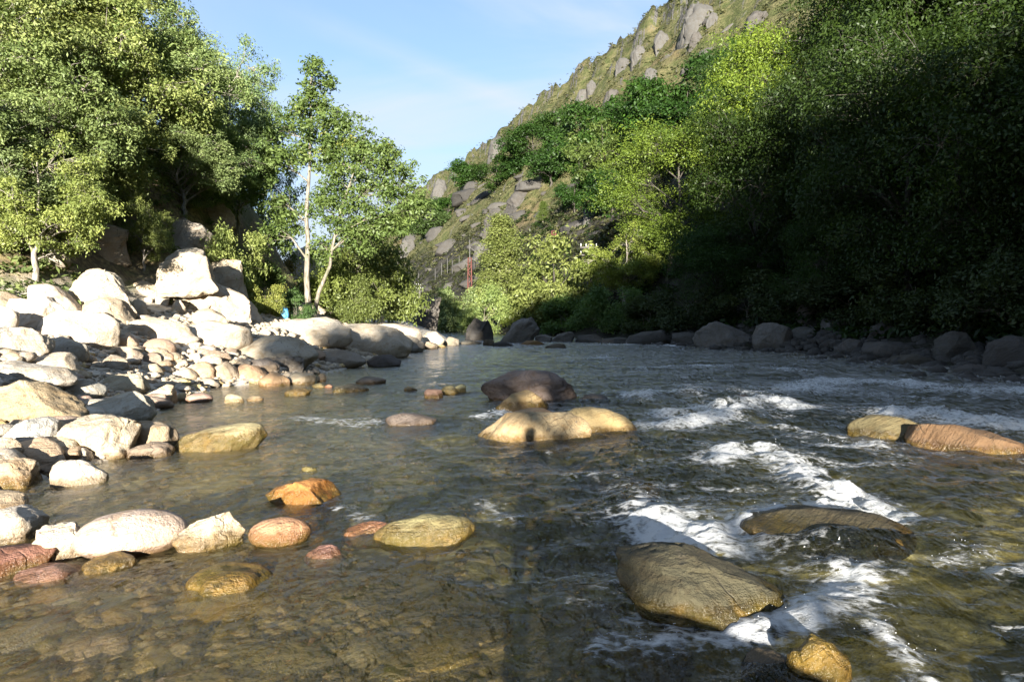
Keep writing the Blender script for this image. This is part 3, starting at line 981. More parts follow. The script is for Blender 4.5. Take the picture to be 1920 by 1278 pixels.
# mid-stream group
rock((900, 692, 1088, 760), (0.19, 0.15, 0.13), "largest dark purple-brown boulder in mid-stream", 'block', .12, 'rock', 'river_rock', W, 5, .55, .4, peak=-.18)
rock((928, 731, 1030, 776), (0.27, 0.20, 0.10), "brown blocky rock in front of the dark mid-stream boulder", 'block', .5, 'rock', 'river_rock', W, 4, .7, .4)
rock((944, 766, 1056, 800), (0.32, 0.22, 0.13), "low brown rock squeezed between the blocky and the long golden rock", 'round', .2, 'rock', 'river_rock', W, 4, .7, .4)
rock((888, 770, 1110, 836), (0.40, 0.31, 0.18), "long golden rock in mid-stream that catches the standing shadow", 'slab', .3, 'rock', 'river_rock', W, 5, .42, .4, peak=.1)
rock((1050, 763, 1196, 822), (0.42, 0.33, 0.17), "tawny humped rock at the right end of the long golden one", 'hump', .35, 'rock', 'river_rock', W, 5, .5, .4, peak=-.35)
rock((1085, 738, 1146, 758), DRK, "low black rock trailing behind the dark mid-stream boulder", 'jag', .1, 'rock', 'river_rock', W, 4, .7, .5)
rock((795, 728, 831, 749), (0.24, 0.15, 0.11), "small reddish rock alone upstream of the dark boulder", 'round', .25, 'rock', 'river_rock', W, 4)
rock((826, 722, 860, 740), (0.22, 0.20, 0.10), "small olive rock beside the tiny pale one", 'round', .35, 'rock', 'river_rock', W, 3)
rock((848, 720, 874, 738), (0.46, 0.42, 0.22), "tiny pale yellow rock beside the small olive one", 'round', .3, 'rock', 'river_rock', W, 3)
rock((757, 724, 783, 735), (0.30, 0.24, 0.13), "flat tan stone barely awash among ripples", 'round', .2, 'stone', 'river_stone', W, 3)
rock((667, 706, 724, 721), (0.16, 0.14, 0.12), "low grey rock with a pale streak in the calm water", 'round', .1, 'rock', 'river_rock', W, 4)
rock((624, 719, 692, 738), (0.18, 0.16, 0.11), "low olive-grey rock awash in front of the streaked grey rock", 'hump', .3, 'rock', 'river_rock', W, 4)
rock((534, 727, 584, 743), (0.27, 0.21, 0.11), "small brown rock awash off the orange stones", 'round', .4, 'rock', 'river_rock', W, 4)
rock((715, 772, 822, 800), (0.15, 0.12, 0.10), "dark flat rock awash with a long ripple trailing from it", 'hump', .1, 'rock', 'river_rock', W, 4, .6, .7, lift=-.02)
rock((334, 795, 498, 848), (0.38, 0.32, 0.17), "yellow-stained rock rising from the calm shallows", 'round', .6, 'rock', 'river_rock', W, 5, .6, .4, peak=.3)

# left bank, near boulders
rock((-30, 710, 152, 800), (0.36, 0.27, 0.14), "big ochre furrowed boulder at the frame edge", 'block', .1, 'rock', 'boulder', B, 5, .8, peak=-.1)
rock((2, 782, 108, 850), BLU, "smooth blue-grey boulder next to the cream angular one", 'round', 0, 'rock', 'boulder', B, 5, .8, peak=.2)
rock((101, 776, 262, 862), CRM, "cream angular boulder with a grooved front at the water's edge", 'block', .15, 'rock', 'boulder', B, 5, .7, .2)
rock((240, 788, 332, 848), (0.30, 0.22, 0.13), "brown rock leaning on the cream angular boulder over the water", 'round', .2, 'rock', 'boulder', B, 4, .7, tilt=-.2)
rock((243, 828, 325, 860), (0.13, 0.08, 0.05), "dark wet slab low in the water under the brown rock", 'slab', .1, 'rock', 'boulder', B, 4, .7)
rock((-30, 818, 40, 868), TAN, "tan boulder in front of the blue-grey one", 'round', 0, 'rock', 'boulder', B, 4)
rock((45, 848, 110, 868), PNK, "flat pink stone in front of the blue-grey boulder", 'round', 0, 'stone', 'stone', B, 4)
rock((68, 864, 138, 892), (0.20, 0.13, 0.07), "wet brown slab behind the white pyramid stone", 'slab', .1, 'rock', 'stone', B, 4)
rock((-30, 858, 72, 920), (0.44, 0.33, 0.21), "broad tan block at the water's edge", 'block', .3, 'rock', 'boulder', B, 5, .8)
rock((102, 858, 198, 912), WHT, "white pyramid-shaped stone standing at the edge of the water", 'block', .15, 'stone', 'stone', B, 4, .7, peak=-.3)
rock((-30, 786, 22, 824), (0.50, 0.33, 0.08), "yellow stone half hidden by the blue-grey boulder", 'round', 0, 'stone', 'stone', B, 4)
rock((150, 734, 287, 800), (0.40, 0.38, 0.31), "grey striped boulder with a pale vein above the cream one", 'round', 0, 'rock', 'boulder', B, 5, .8, peak=.15)
rock((112, 708, 196, 748), (0.40, 0.39, 0.34), "smooth grey slab behind the ochre furrowed boulder", 'slab', 0, 'rock', 'boulder', B, 4, 1.0)
rock((140, 741, 174, 759), PNK, "small pinkish stone between the ochre and the striped boulder", 'round', 0, 'stone', 'stone', B, 3)
rock((186, 699, 278, 738), (0.38, 0.35, 0.25), "long olive-grey slab sloping into the inlet", 'slab', .1, 'rock', 'boulder', B, 4, .9)
rock((264, 720, 330, 758), (0.56, 0.46, 0.30), "cream bent stone over the pink one in the inlet", 'block', .1, 'stone', 'stone', B, 4, peak=.3)
rock((272, 738, 318, 764), PNK, "pink stone tucked beneath the cream bent one", 'round', .1, 'stone', 'stone', B, 4)
rock((333, 736, 352, 753), (0.50, 0.38, 0.16), "small yellow stone touching the red roll-shaped one", 'round', .1, 'stone', 'stone', B, 3)
rock((349, 737, 398, 755), (0.38, 0.22, 0.18), "red roll-shaped stone lying in the inlet", 'egg', .1, 'stone', 'stone', B, 4)
rock((422, 738, 457, 756), (0.56, 0.48, 0.30), "pale pointed stone alone in the inlet", 'block', .15, 'stone', 'stone', B, 3)
rock((463, 742, 494, 752), (0.40, 0.30, 0.16), "low tan stone awash past the pale pointed one", 'round', .1, 'stone', 'stone', B, 3)

# left bank, upper boulders
rock((20, 555, 118, 626), (0.66, 0.60, 0.52), "big white rounded block topping the upper beach", 'round', 0, 'rock', 'boulder', B, 5, .8)
rock((82, 579, 216, 646), (0.60, 0.55, 0.47), "long white boulder speckled with black lichen", 'round', 0, 'rock', 'boulder', B, 5, .7, tilt=-.12)
rock((58, 532, 148, 594), (0.54, 0.46, 0.39), "pinkish white boulder behind the white rounded block", 'round', 0, 'rock', 'boulder', B, 4, .8, peak=-.2)
rock((-40, 545, 44, 586), TAN, "low tan boulder at the frame edge beneath the shady slope", 'round', 0, 'rock', 'boulder', B, 4)
rock((-40, 572, 30, 620), WHT, "white slab left of the white rounded block", 'slab', 0, 'rock', 'boulder', B, 4)
rock((-40, 612, 92, 668), (0.55, 0.50, 0.42), "broad flat pale boulder below the white rounded block", 'slab', 0, 'rock', 'boulder', B, 5, .8)
rock((86, 630, 162, 677), (0.40, 0.37, 0.31), "smooth grey boulder below the speckled white one", 'round', 0, 'rock', 'boulder', B, 4, peak=-.15)
rock((164, 624, 212, 653), (0.50, 0.38, 0.26), "tan stone at the right foot of the speckled boulder", 'block', 0, 'stone', 'stone', B, 4)
rock((208, 624, 257, 650), (0.48, 0.37, 0.28), "tan double stone two along from the speckled boulder", 'round', 0, 'stone', 'stone', B, 4)
rock((269, 634, 328, 666), (0.38, 0.25, 0.19), "smooth brownish-pink boulder high on the beach", 'egg', 0, 'rock', 'boulder', B, 4)
rock((221, 649, 267, 681), (0.30, 0.24, 0.19), "flat brown stone below the brownish-pink boulder", 'slab', 0, 'stone', 'stone', B, 4)
rock((268, 660, 302, 682), (0.21, 0.15, 0.12), "dark brown angular stone under the brownish-pink boulder", 'block', 0, 'stone', 'stone', B, 4)
rock((298, 660, 325, 677), (0.36, 0.22, 0.14), "rusty little stone beside the dark brown angular one", 'round', 0, 'stone', 'stone', B, 3)
rock((56, 660, 142, 698), (0.48, 0.42, 0.34), "pale buff boulder below the smooth grey one", 'round', 0, 'rock', 'boulder', B, 4)
rock((188, 664, 242, 692), (0.36, 0.33, 0.29), "grey stone with a flat top in mid beach", 'slab', 0, 'stone', 'stone', B, 4)
rock((-40, 675, 130, 722), (0.50, 0.47, 0.42), "long smooth grey slab above the ochre furrowed boulder", 'slab', 0, 'rock', 'boulder', B, 5, .8)
rock((373, 656, 432, 678), (0.30, 0.23, 0.18), "flat brown slab lying on pale bedrock", 'slab', 0, 'stone', 'stone', B, 4)
rock((348, 678, 402, 712), (0.38, 0.24, 0.13), "orange-brown peaked stone at the head of the inlet", 'round', .1, 'stone', 'stone', B, 4)
rock((394, 676, 450, 711), (0.40, 0.32, 0.23), "buff split stone with a dark hollow at the head of the inlet", 'block', .1, 'stone', 'stone', B, 4)
rock((444, 682, 502, 711), (0.42, 0.25, 0.13), "orange slanting stone before the dark shaded rocks", 'slab', .1, 'stone', 'stone', B, 4, tilt=-.2)
rock((435, 670, 470, 690), (0.26, 0.22, 0.18), "grey-brown stone behind the orange slanting one", 'round', 0, 'stone', 'stone', B, 4)
rock((322, 694, 347, 708), (0.62, 0.58, 0.50), "little white stone at the head of the inlet", 'round', 0, 'stone', 'stone', B, 3)
rock((334, 709, 358, 722), (0.52, 0.42, 0.14), "little yellow stone wet by the inlet", 'round', .2, 'stone', 'stone', B, 3)
rock((470, 670, 524, 698), (0.17, 0.14, 0.13), "long purple-brown stone in shade behind the orange ones", 'round', 0, 'stone', 'stone', B, 4, tilt=-.2)
rock((486, 696, 543, 726), (0.50, 0.30, 0.14), "bright orange peaked stone on the shore spit", 'round', .2, 'stone', 'stone', B, 4)
rock((540, 698, 592, 722), (0.38, 0.32, 0.22), "buff-grey stone on the shore spit right of the orange peak", 'round', .15, 'stone', 'stone', B, 4)
rock((577, 699, 594, 712), (0.36, 0.22, 0.15), "small russet stone sticking up on the shore spit", 'block', .1, 'stone', 'stone', B, 3)
rock((594, 699, 612, 717), (0.44, 0.31, 0.17), "upright tan stone at the tip of the shore spit", 'round', .1, 'stone', 'stone', B, 3)
rock((477, 699, 497, 712), (0.62, 0.54, 0.42), "small cream stone left of the bright orange peak", 'block', .1, 'stone', 'stone', B, 3)
rock((470, 710, 492, 720), (0.56, 0.47, 0.26), "low yellowish stone left of the bright orange peak at the water", 'round', .1, 'stone', 'stone', B, 3)
rock((585, 718, 610, 727), (0.46, 0.42, 0.18), "flat yellow-green stone off the shore spit", 'round', .2, 'stone', 'stone', B, 3)
rock((608, 720, 624, 727), (0.48, 0.20, 0.10), "tiny red stone off the tip of the shore spit", 'round', .05, 'stone', 'stone', B, 3)
rock((520, 678, 556, 696), (0.12, 0.10, 0.09), "dark rounded stone by the water in shade", 'round', 0, 'stone', 'stone', B, 4)
rock((462, 660, 568, 690), (0.13, 0.12, 0.11), "dark craggy rock under the grey bedrock hump", 'jag', 0, 'rock', 'boulder', B, 4, .7)
rock((556, 674, 580, 684), (0.14, 0.12, 0.11), "small dark stone between the craggy rock and the dark hump", 'round', 0, 'stone', 'stone', B, 3)

# bedrock and shaded rocks at the far end of the beach
BS = "pale bedrock masses at the far end of the beach"
rock((425, 628, 596, 686), (0.42, 0.38, 0.30), "grey-tan bedrock hump above the dark craggy rock", 'hump', 0, 'rock', 'bedrock', BS, 5, .6, peak=.1)
rock((576, 606, 776, 664), (0.54, 0.48, 0.39), "long white water-worn bedrock sloping to the far water", 'hump', 0, 'rock', 'bedrock', BS, 5, .5)
rock((470, 594, 660, 640), (0.58, 0.52, 0.43), "white bedrock ledge in front of the slender alder", 'slab', 0, 'rock', 'bedrock', BS, 5, .5)
rock((690, 606, 792, 650), (0.54, 0.48, 0.40), "pale bedrock nose behind the dark rounded rock", 'hump', 0, 'rock', 'bedrock', BS, 4, .6)
rock((330, 600, 470, 650), (0.56, 0.50, 0.41), "pale cracked bedrock below the right crag", 'slab', 0, 'rock', 'bedrock', BS, 5, .6)
rock((210, 594, 360, 640), (0.56, 0.49, 0.39), "pale bedrock shelf below the triangular crag", 'slab', 0, 'rock', 'bedrock', BS, 5, .6)
rock((580, 656, 686, 686), (0.17, 0.15, 0.13), "long dark hump of rock lying half in shade", 'hump', .05, 'rock', 'boulder', BS, 5, .6)
rock((688, 664, 752, 689), (0.10, 0.09, 0.085), "dark two-humped rock standing in the water", 'round', .05, 'rock', 'river_rock', W, 4, .7)
rock((727, 627, 797, 661), (0.20, 0.18, 0.15), "dark rounded boulder at the river end of the pale bedrock", 'round', .05, 'rock', 'boulder', BS, 5, .7)
rock((787, 621, 833, 645), (0.64, 0.56, 0.45), "bright cream boulder at the far end of the beach", 'round', 0, 'rock', 'boulder', BS, 4, .7)
rock((831, 631, 861, 649), (0.20, 0.18, 0.14), "dark boulder right of the bright cream one", 'round', 0, 'rock', 'boulder', BS, 4)
rock((786, 640, 822, 655), (0.36, 0.28, 0.19), "low tan stones ledge under the bright cream boulder", 'slab', .05, 'rock', 'boulder', BS, 4)
rock((546, 653, 610, 672), (0.36, 0.24, 0.17), "pinkish slab between the bedrock hump and the dark hump", 'slab', 0, 'rock', 'stone', BS, 4)

# crags under the trees on the left
CR = "crags under the left trees"
rock((138, 503, 250, 594), (0.56, 0.49, 0.38), "pale angular crag with a jagged top above the beach", 'crag', 0, 'rock', 'crag', CR, 5, .6)
rock((140, 556, 250, 606), (0.44, 0.37, 0.27), "tan ledge at the foot of the jagged pale crag", 'crag', 0, 'rock', 'crag', CR, 4, .6)
rock((298, 462, 404, 530), (0.50, 0.45, 0.36), "overhanging pale boulder with a black stain under the cliff", 'crag', 0, 'rock', 'crag', CR, 5, .8, peak=.2, sink=.35, D=23.5)
rock((292, 408, 420, 476), (0.22, 0.20, 0.17), "dark rough cliff above the overhanging pale boulder", 'crag', 0, 'rock', 'crag', CR, 5, .6, sink=.5, D=27)
rock((140, 410, 240, 480), (0.36, 0.30, 0.22), "crumbling stony slope left of the dark cliff", 'crag', 0, 'rock', 'crag', CR, 5, .5)
rock((60, 446, 128, 494), (0.40, 0.36, 0.29), "pale triangular rock behind the leaning little tree", 'crag', 0, 'rock', 'crag', CR, 4, .6)
rock((360, 374, 440, 424), (0.42, 0.32, 0.24), "reddish cliff top beneath the right oak", 'crag', 0, 'rock', 'crag', CR, 4, .6)
rock((244, 527, 314, 556), (0.50, 0.43, 0.32), "flat ledge stone roofing the little hollow", 'slab', 0, 'rock', 'crag', CR, 4, .6)
rock((304, 524, 364, 556), (0.50, 0.42, 0.33), "tan wedge stone on the ledge below the overhanging boulder", 'crag', 0, 'rock', 'crag', CR, 4, .7)
rock((287, 552, 317, 572), (0.62, 0.57, 0.48), "white rounded stone under the ledge", 'round', 0, 'stone', 'stone', CR, 4)
rock((271, 555, 286, 567), (0.58, 0.52, 0.42), "smallest white stone under the ledge", 'round', 0, 'stone', 'stone', CR, 3)
rock((242, 559, 274, 590), (0.60, 0.54, 0.45), "white angular stone with its point up beside the ledge", 'block', 0, 'stone', 'stone', CR, 4)
rock((322, 562, 347, 588), (0.55, 0.49, 0.40), "grey-white upright stone on the grassy ledge", 'block', 0, 'stone', 'stone', CR, 4)
rock((348, 520, 468, 606), (0.54, 0.47, 0.38), "right crag running down to the beach with a white edge", 'crag', 0, 'rock', 'crag', CR, 5, .6, tilt=-.25)
rock((360, 578, 428, 614), (0.44, 0.39, 0.31), "grey-tan boulder with a hollow under it below the right crag", 'round', 0, 'rock', 'boulder', CR, 4)
rock((430, 556, 500, 606), (0.58, 0.52, 0.43), "white rib of rock descending beside green bushes", 'crag', 0, 'rock', 'crag', CR, 4, .6, tilt=-.3)
rock((463, 452, 512, 536), (0.48, 0.40, 0.28), "buff vertical cliff face left of the yellow meadow", 'crag', 0, 'rock', 'crag', CR, 4, .5, D=42)
rock((522, 458, 610, 560), (0.26, 0.24, 0.21), "grey crag behind the slender alder trunk", 'crag', 0, 'rock', 'crag', CR, 4, .6, D=58)
rock((620, 505, 664, 580), (0.30, 0.28, 0.25), "grey rock among bushes right of the alder", 'crag', 0, 'rock', 'crag', CR, 4, .6, D=56)
rock((706, 588, 724, 616), (0.66, 0.62, 0.56), "white pointed rock at the foot of the willow bushes", 'crag', 0, 'rock', 'crag', CR, 4, .6)

rock((236, 512, 480, 612), (0.50, 0.44, 0.34), "broad pale rock face carrying the overhanging boulder", 'crag', 0, 'rock', 'crag', CR, 5, .35, sink=.6, D=24)
rock((392, 484, 470, 556), (0.44, 0.38, 0.28), "stepped buff rock face between the overhanging boulder and the grassy rib", 'crag', 0, 'rock', 'crag', CR, 5, .5, sink=.8, D=27)

# far bank in shade
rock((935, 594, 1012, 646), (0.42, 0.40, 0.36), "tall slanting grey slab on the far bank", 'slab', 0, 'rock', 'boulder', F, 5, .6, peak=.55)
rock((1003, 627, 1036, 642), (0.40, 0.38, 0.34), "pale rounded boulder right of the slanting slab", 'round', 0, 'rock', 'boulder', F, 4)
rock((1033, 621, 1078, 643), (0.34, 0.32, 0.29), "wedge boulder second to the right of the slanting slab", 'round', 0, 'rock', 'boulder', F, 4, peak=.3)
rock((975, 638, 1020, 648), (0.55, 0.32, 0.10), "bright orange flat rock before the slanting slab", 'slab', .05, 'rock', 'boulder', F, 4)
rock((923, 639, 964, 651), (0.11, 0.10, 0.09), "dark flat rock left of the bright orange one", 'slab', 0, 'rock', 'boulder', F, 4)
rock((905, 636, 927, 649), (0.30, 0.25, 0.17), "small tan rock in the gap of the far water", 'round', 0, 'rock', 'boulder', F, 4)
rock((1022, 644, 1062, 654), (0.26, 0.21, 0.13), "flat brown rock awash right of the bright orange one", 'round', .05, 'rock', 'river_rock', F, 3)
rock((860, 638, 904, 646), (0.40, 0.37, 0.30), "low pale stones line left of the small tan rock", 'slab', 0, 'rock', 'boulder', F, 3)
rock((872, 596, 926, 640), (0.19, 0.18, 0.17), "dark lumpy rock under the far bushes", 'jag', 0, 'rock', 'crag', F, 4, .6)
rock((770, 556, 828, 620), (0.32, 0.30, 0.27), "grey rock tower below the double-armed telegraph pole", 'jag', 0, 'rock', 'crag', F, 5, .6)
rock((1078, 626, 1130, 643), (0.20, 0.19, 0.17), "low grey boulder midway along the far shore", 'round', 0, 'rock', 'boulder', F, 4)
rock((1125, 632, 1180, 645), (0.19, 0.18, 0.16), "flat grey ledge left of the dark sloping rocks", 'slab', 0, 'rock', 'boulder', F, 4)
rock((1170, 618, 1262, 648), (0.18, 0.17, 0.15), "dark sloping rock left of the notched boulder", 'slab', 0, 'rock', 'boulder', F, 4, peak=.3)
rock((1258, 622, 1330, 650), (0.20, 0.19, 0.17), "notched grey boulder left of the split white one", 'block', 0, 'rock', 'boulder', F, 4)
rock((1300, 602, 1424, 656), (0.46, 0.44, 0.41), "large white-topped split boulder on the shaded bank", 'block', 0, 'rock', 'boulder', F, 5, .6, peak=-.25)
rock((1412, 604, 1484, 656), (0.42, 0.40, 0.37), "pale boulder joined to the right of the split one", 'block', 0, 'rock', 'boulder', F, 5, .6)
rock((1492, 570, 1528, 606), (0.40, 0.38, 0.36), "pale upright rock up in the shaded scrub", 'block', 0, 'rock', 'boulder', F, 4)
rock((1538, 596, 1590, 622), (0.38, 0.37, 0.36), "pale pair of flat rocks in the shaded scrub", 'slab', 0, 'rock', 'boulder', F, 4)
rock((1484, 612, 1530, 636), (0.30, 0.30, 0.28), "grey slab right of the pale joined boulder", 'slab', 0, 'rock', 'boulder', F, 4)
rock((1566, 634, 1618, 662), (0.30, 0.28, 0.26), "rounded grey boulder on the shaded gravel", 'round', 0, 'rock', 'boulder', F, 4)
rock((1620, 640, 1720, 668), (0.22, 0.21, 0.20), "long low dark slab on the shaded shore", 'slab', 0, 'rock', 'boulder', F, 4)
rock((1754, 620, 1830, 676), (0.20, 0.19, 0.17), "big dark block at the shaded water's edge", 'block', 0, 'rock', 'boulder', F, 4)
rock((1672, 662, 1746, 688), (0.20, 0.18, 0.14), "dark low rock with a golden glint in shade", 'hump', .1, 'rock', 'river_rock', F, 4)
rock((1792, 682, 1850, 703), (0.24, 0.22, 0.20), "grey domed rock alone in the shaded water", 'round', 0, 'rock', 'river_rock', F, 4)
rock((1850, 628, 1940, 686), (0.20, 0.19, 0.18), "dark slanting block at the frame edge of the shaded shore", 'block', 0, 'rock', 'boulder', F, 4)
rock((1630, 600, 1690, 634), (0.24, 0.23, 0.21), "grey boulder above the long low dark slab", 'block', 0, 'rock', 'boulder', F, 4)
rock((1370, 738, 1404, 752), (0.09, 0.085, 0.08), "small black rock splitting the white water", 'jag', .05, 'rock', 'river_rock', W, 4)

# outcrops on the mountain
OC = "rock outcrops on the mountain side"
for bx_, lab in [
    ((1266, 3, 1352, 58), "jutting skyline outcrop highest on the ridge"),
    ((1225, 56, 1262, 84), "pale skyline outcrop just below the jutting one"),
    ((1180, 84, 1216, 112), "pale knob on the skyline third down the ridge"),
    ((1152, 106, 1182, 130), "narrow grey outcrop fourth down the skyline"),
    ((1100, 150, 1126, 172), "small pale rock on the skyline midway down the ridge"),
    ((1074, 166, 1104, 198), "grey block just inside the skyline midway down"),
    ((1198, 126, 1244, 164), "largest free-standing grey outcrop amid the heath"),
    ((1124, 164, 1168, 196), "dark ragged outcrop below the largest free-standing one"),
    ((1322, 22, 1356, 44), "grey outcrop in the heath right of the highest one"),
    ((1352, 80, 1376, 100), "small pale block above the dark trees"),
    ((1396, 22, 1448, 46), "dark broad outcrop near the top of the heath"),
    ((1020, 208, 1054, 232), "pale outcrop on the skyline above the dark oaks"),
    ((960, 236, 1006, 268), "long pale outcrop on the lower skyline"),
    ((908, 256, 958, 290), "pale craggy nose at the low end of the skyline"),
    ((946, 356, 1000, 390), "grey crag in the dark gully"),
    ((904, 390, 960, 430), "dark ribbed crag left of the pointed tree"),
    ((740, 446, 790, 480), "grey dome of rock beside the willow bushes"),
    ((792, 376, 836, 400), "pale slab on the far low shoulder of the ridge"),
    ((806, 334, 850, 364), "bare crest rock at the lowest end of the ridge"),
    ((1088, 380, 1126, 420), "grey block half hidden by the light green tree"),
    ((880, 454, 924, 482), "pale rock behind the tallest rusty mast"),
    ((1290, 62, 1322, 78), "low dark rock in the upper heath"),
]:
    dk = any(w in lab for w in ("dark", "ribbed", "gully"))
    rock(bx_, (0.075, 0.072, 0.068) if dk else (0.088, 0.088, 0.085), lab, 'crag', 0, 'rock', 'outcrop', OC, 5, .9, sink=1.5)

# loose stones between the boulders: parts of the beach, and cobbles: parts of the river bed
PEB = [rock_mesh("stone", st, (1, .8, .6), 900 + i, 2 if i % 2 else 3) for i, st in enumerate(['round', 'round', 'block', 'egg', 'slab', 'round', 'block', 'egg'])]
PALE = [WHT, CRM, WHT, CRM, (0.48, 0.43, 0.35), (0.42, 0.38, 0.32), (0.44, 0.34, 0.24), (0.38, 0.30, 0.24), (0.54, 0.48, 0.40)]
UNDER = [(0.56, 0.44, 0.16), (0.42, 0.33, 0.10), (0.62, 0.51, 0.25), (0.28, 0.24, 0.09), (0.50, 0.38, 0.22), (0.58, 0.52, 0.34), (0.60, 0.42, 0.14)]


def cobble(parent, name, x, y, r, col, alg, sink):
    z = float(ground(np.array([x]), np.array([y]))[0])
    o = bpy.data.objects.new(name, random.choice(PEB))
    COL.objects.link(o)
    o.parent = parent
    o.location = (x, y, z + r * 0.6 * sink)
    sc = r * random.uniform(.8, 1.2)
    o.scale = (sc * random.uniform(.8, 1.3), sc * random.uniform(.8, 1.2), sc * random.uniform(.6, 1.1))
    o.rotation_euler = (random.uniform(-.25, .25), random.uniform(-.25, .25), random.uniform(0, 6.28))
    jj = random.uniform(.85, 1.12)
    o.color = (col[0] * jj, col[1] * jj, col[2] * jj, alg)


n = 0
while n < 290:
    px, py = random.uniform(-40, 640), random.uniform(600, 930)
    p = hit(px, py)
    if p.z < 0.04 or p.y > 45:
        continue
    if p.z > 2.4:
        continue
    cobble(river_bank, "stone", p.x, p.y, random.choice([.09, .12, .16, .21, .28]) * random.uniform(.7, 1.15), random.choice(PALE), 0.0, 0.25)
    n += 1
n = 0
while n < 295:
    px, py = random.uniform(-60, 1250) , random.uniform(840, 1300)
    x, y = flat(px, py)
    if float(ground(np.array([x]), np.array([y]))[0]) > -0.03:
        continue
    cobble(river_bed, "cobble", x, y, random.choice([.05, .08, .12, .17, .24, .32]) * random.uniform(.8, 1.2), random.choice(UNDER), 0.0, -0.55)
    n += 1
# bare stones set in the mountain side
HST = [rock_mesh("crag_stone", 'crag', (1, .8, .8), 940 + i, 3) for i in range(6)]
n = 0
while n < 112:
    if n < 90:
        px, py = random.uniform(730, 1120), random.uniform(330, 560)
    else:
        px, py = random.uniform(800, 1560), random.uniform(0, 330)
    p = hit(px, py)
    if p.y < 60 or p.y > 600 or p.z < 4 or abs(float(ground(np.array([p.x]), np.array([p.y]))[0]) - p.z) > 1:
        continue
    p2 = hit(px - 16, py - 26)
    if abs(float(ground(np.array([p2.x]), np.array([p2.y]))[0]) - p2.z) > 1:
        continue
    o = bpy.data.objects.new("crag_stone", HST[n % 6])
    COL.objects.link(o)
    o.parent = hillside
    q = random.uniform(.25, 1.0) ** 2 * p.y / 130 * 2.6
    o.location = (p.x, p.y + q * .3, p.z - q * .15)
    o.scale = (q * random.uniform(.8, 1.9), q, q * random.uniform(.5, 1.0))
    o.rotation_euler = (random.uniform(-.4, .4), random.uniform(-.6, .1), random.uniform(-.5, .5))
    g_ = random.uniform(.05, .13) * (.6 if n < 90 else 1)  # darker on the lower slope, matching its painted shade
    o.color = (g_, g_ * .98, g_ * .93, 0)
    n += 1
# the small gravel that nobody could count
d2, f2 = ico(1)
gp, gf, k = [], [], 0
cand = []
while len(cand) < 5200:
    px, py = random.uniform(-60, 1300), random.uniform(600, 1300)
    v = ray(px, py)
    if v.z >= -0.004:
        continue
    t = CAM_Z / -v.z
    cand.append((v.x * t, v.y * t))
cand = np.array(cand)
cz = ground(cand[:, 0], cand[:, 1])
for (x, y), z in zip(cand, cz):
    if z > 1.2 or y > 40:
        continue
    r = (0.02 + 0.05 * rng.random() ** 2) * max(1, y / 9)
    v = d2 * (1 + 0.25 * rng.normal(size=(len(d2), 1))) * np.array([1.1, .9, .6]) * r + (x, y, z + .2 * r)
    gp.append(v); gf.append(f2 + k); k += len(d2)
gravel = link("gravel", mesh_from("gravel", np.concatenate(gp), np.concatenate(gf), M_ROCK, True))
gravel.color = (0.60, 0.47, 0.24, 0.12)
tag(gravel, kind='stuff')
# coarse sand and pebbles filling the gaps of the beach
gp, gf, k = [], [], 0
for _ in range(8000):
    y = 4 + 34 * rng.random() ** 1.4
    d = 5.5 * rng.random()
    x = float(xl_of(y)) - d
    r_ = (0.02 + 0.06 * rng.random() ** 2) * max(1, y / 11)
    gp.append((x, y, r_)); k += 1
gp = np.array(gp)
gzz = ground(gp[:, 0], gp[:, 1])
okk = gzz > -.02
gp, gzz = gp[okk], gzz[okk]
vv = d2[None] * (1 + 0.22 * rng.normal(size=(len(gp), len(d2), 1))) * np.array([1.1, .9, .65]) * gp[:, 2][:, None, None] + np.stack([gp[:, 0], gp[:, 1], gzz + .15 * gp[:, 2]], 1)[:, None]
ff = f2[None] + (np.arange(len(gp)) * len(d2))[:, None, None]
pbs = link("pebbles", mesh_from("pebbles", vv.reshape(-1, 3), ff.reshape(-1, 3), M_ROCK, True))
pbs.color = (0.52, 0.46, 0.37, 0)
tag(pbs, kind='stuff')
# shingle of the shaded shore
gp, gf, k = [], [], 0
for _ in range(1500):
    y = rng.uniform(14, 46)
    x = 15 - max(0, y - 30) * .386 + rng.normal() * 1.3 + .9
    r = 0.08 + 0.28 * rng.random() ** 3
    z = float(np.interp(x - (15 - max(0, y - 30) * .386), [0, 2.5, 6], [0, .9, 3.2]))
    gp.append(d2 * (1 + 0.2 * rng.normal(size=(len(d2), 1))) * np.array([1.1, .9, .7]) * r + (x, y, z + .1 * r)); gf.append(f2 + k); k += len(d2)
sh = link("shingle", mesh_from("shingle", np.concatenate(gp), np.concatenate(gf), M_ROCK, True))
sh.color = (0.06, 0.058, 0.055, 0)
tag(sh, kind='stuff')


# ------------------------------------------------------------------ trees
def leaf_cards(c, size, r, out=None):
    n = len(c)
    nrm = r.normal(size=(n, 3))
    nrm[:, 2] = np.abs(nrm[:, 2]) * .8
    if out is not None:
        nrm = nrm * .75 + out * .75 + np.array([0, 0, .25])
    nrm /= np.linalg.norm(nrm, axis=1)[:, None]
    t = r.normal(size=(n, 3)); t -= (t * nrm).sum(1)[:, None] * nrm
    t /= np.linalg.norm(t, axis=1)[:, None]
    b = np.cross(nrm, t)
    s = (size * (0.65 + 0.7 * r.random(n)))[:, None]
    v = np.stack([c - t * s, c + b * s * .42 + nrm * s * .12, c + t * s, c - b * s * .42 + nrm * s * .12], 1)
    return v.reshape(-1, 3), np.arange(n * 4).reshape(n, 4)


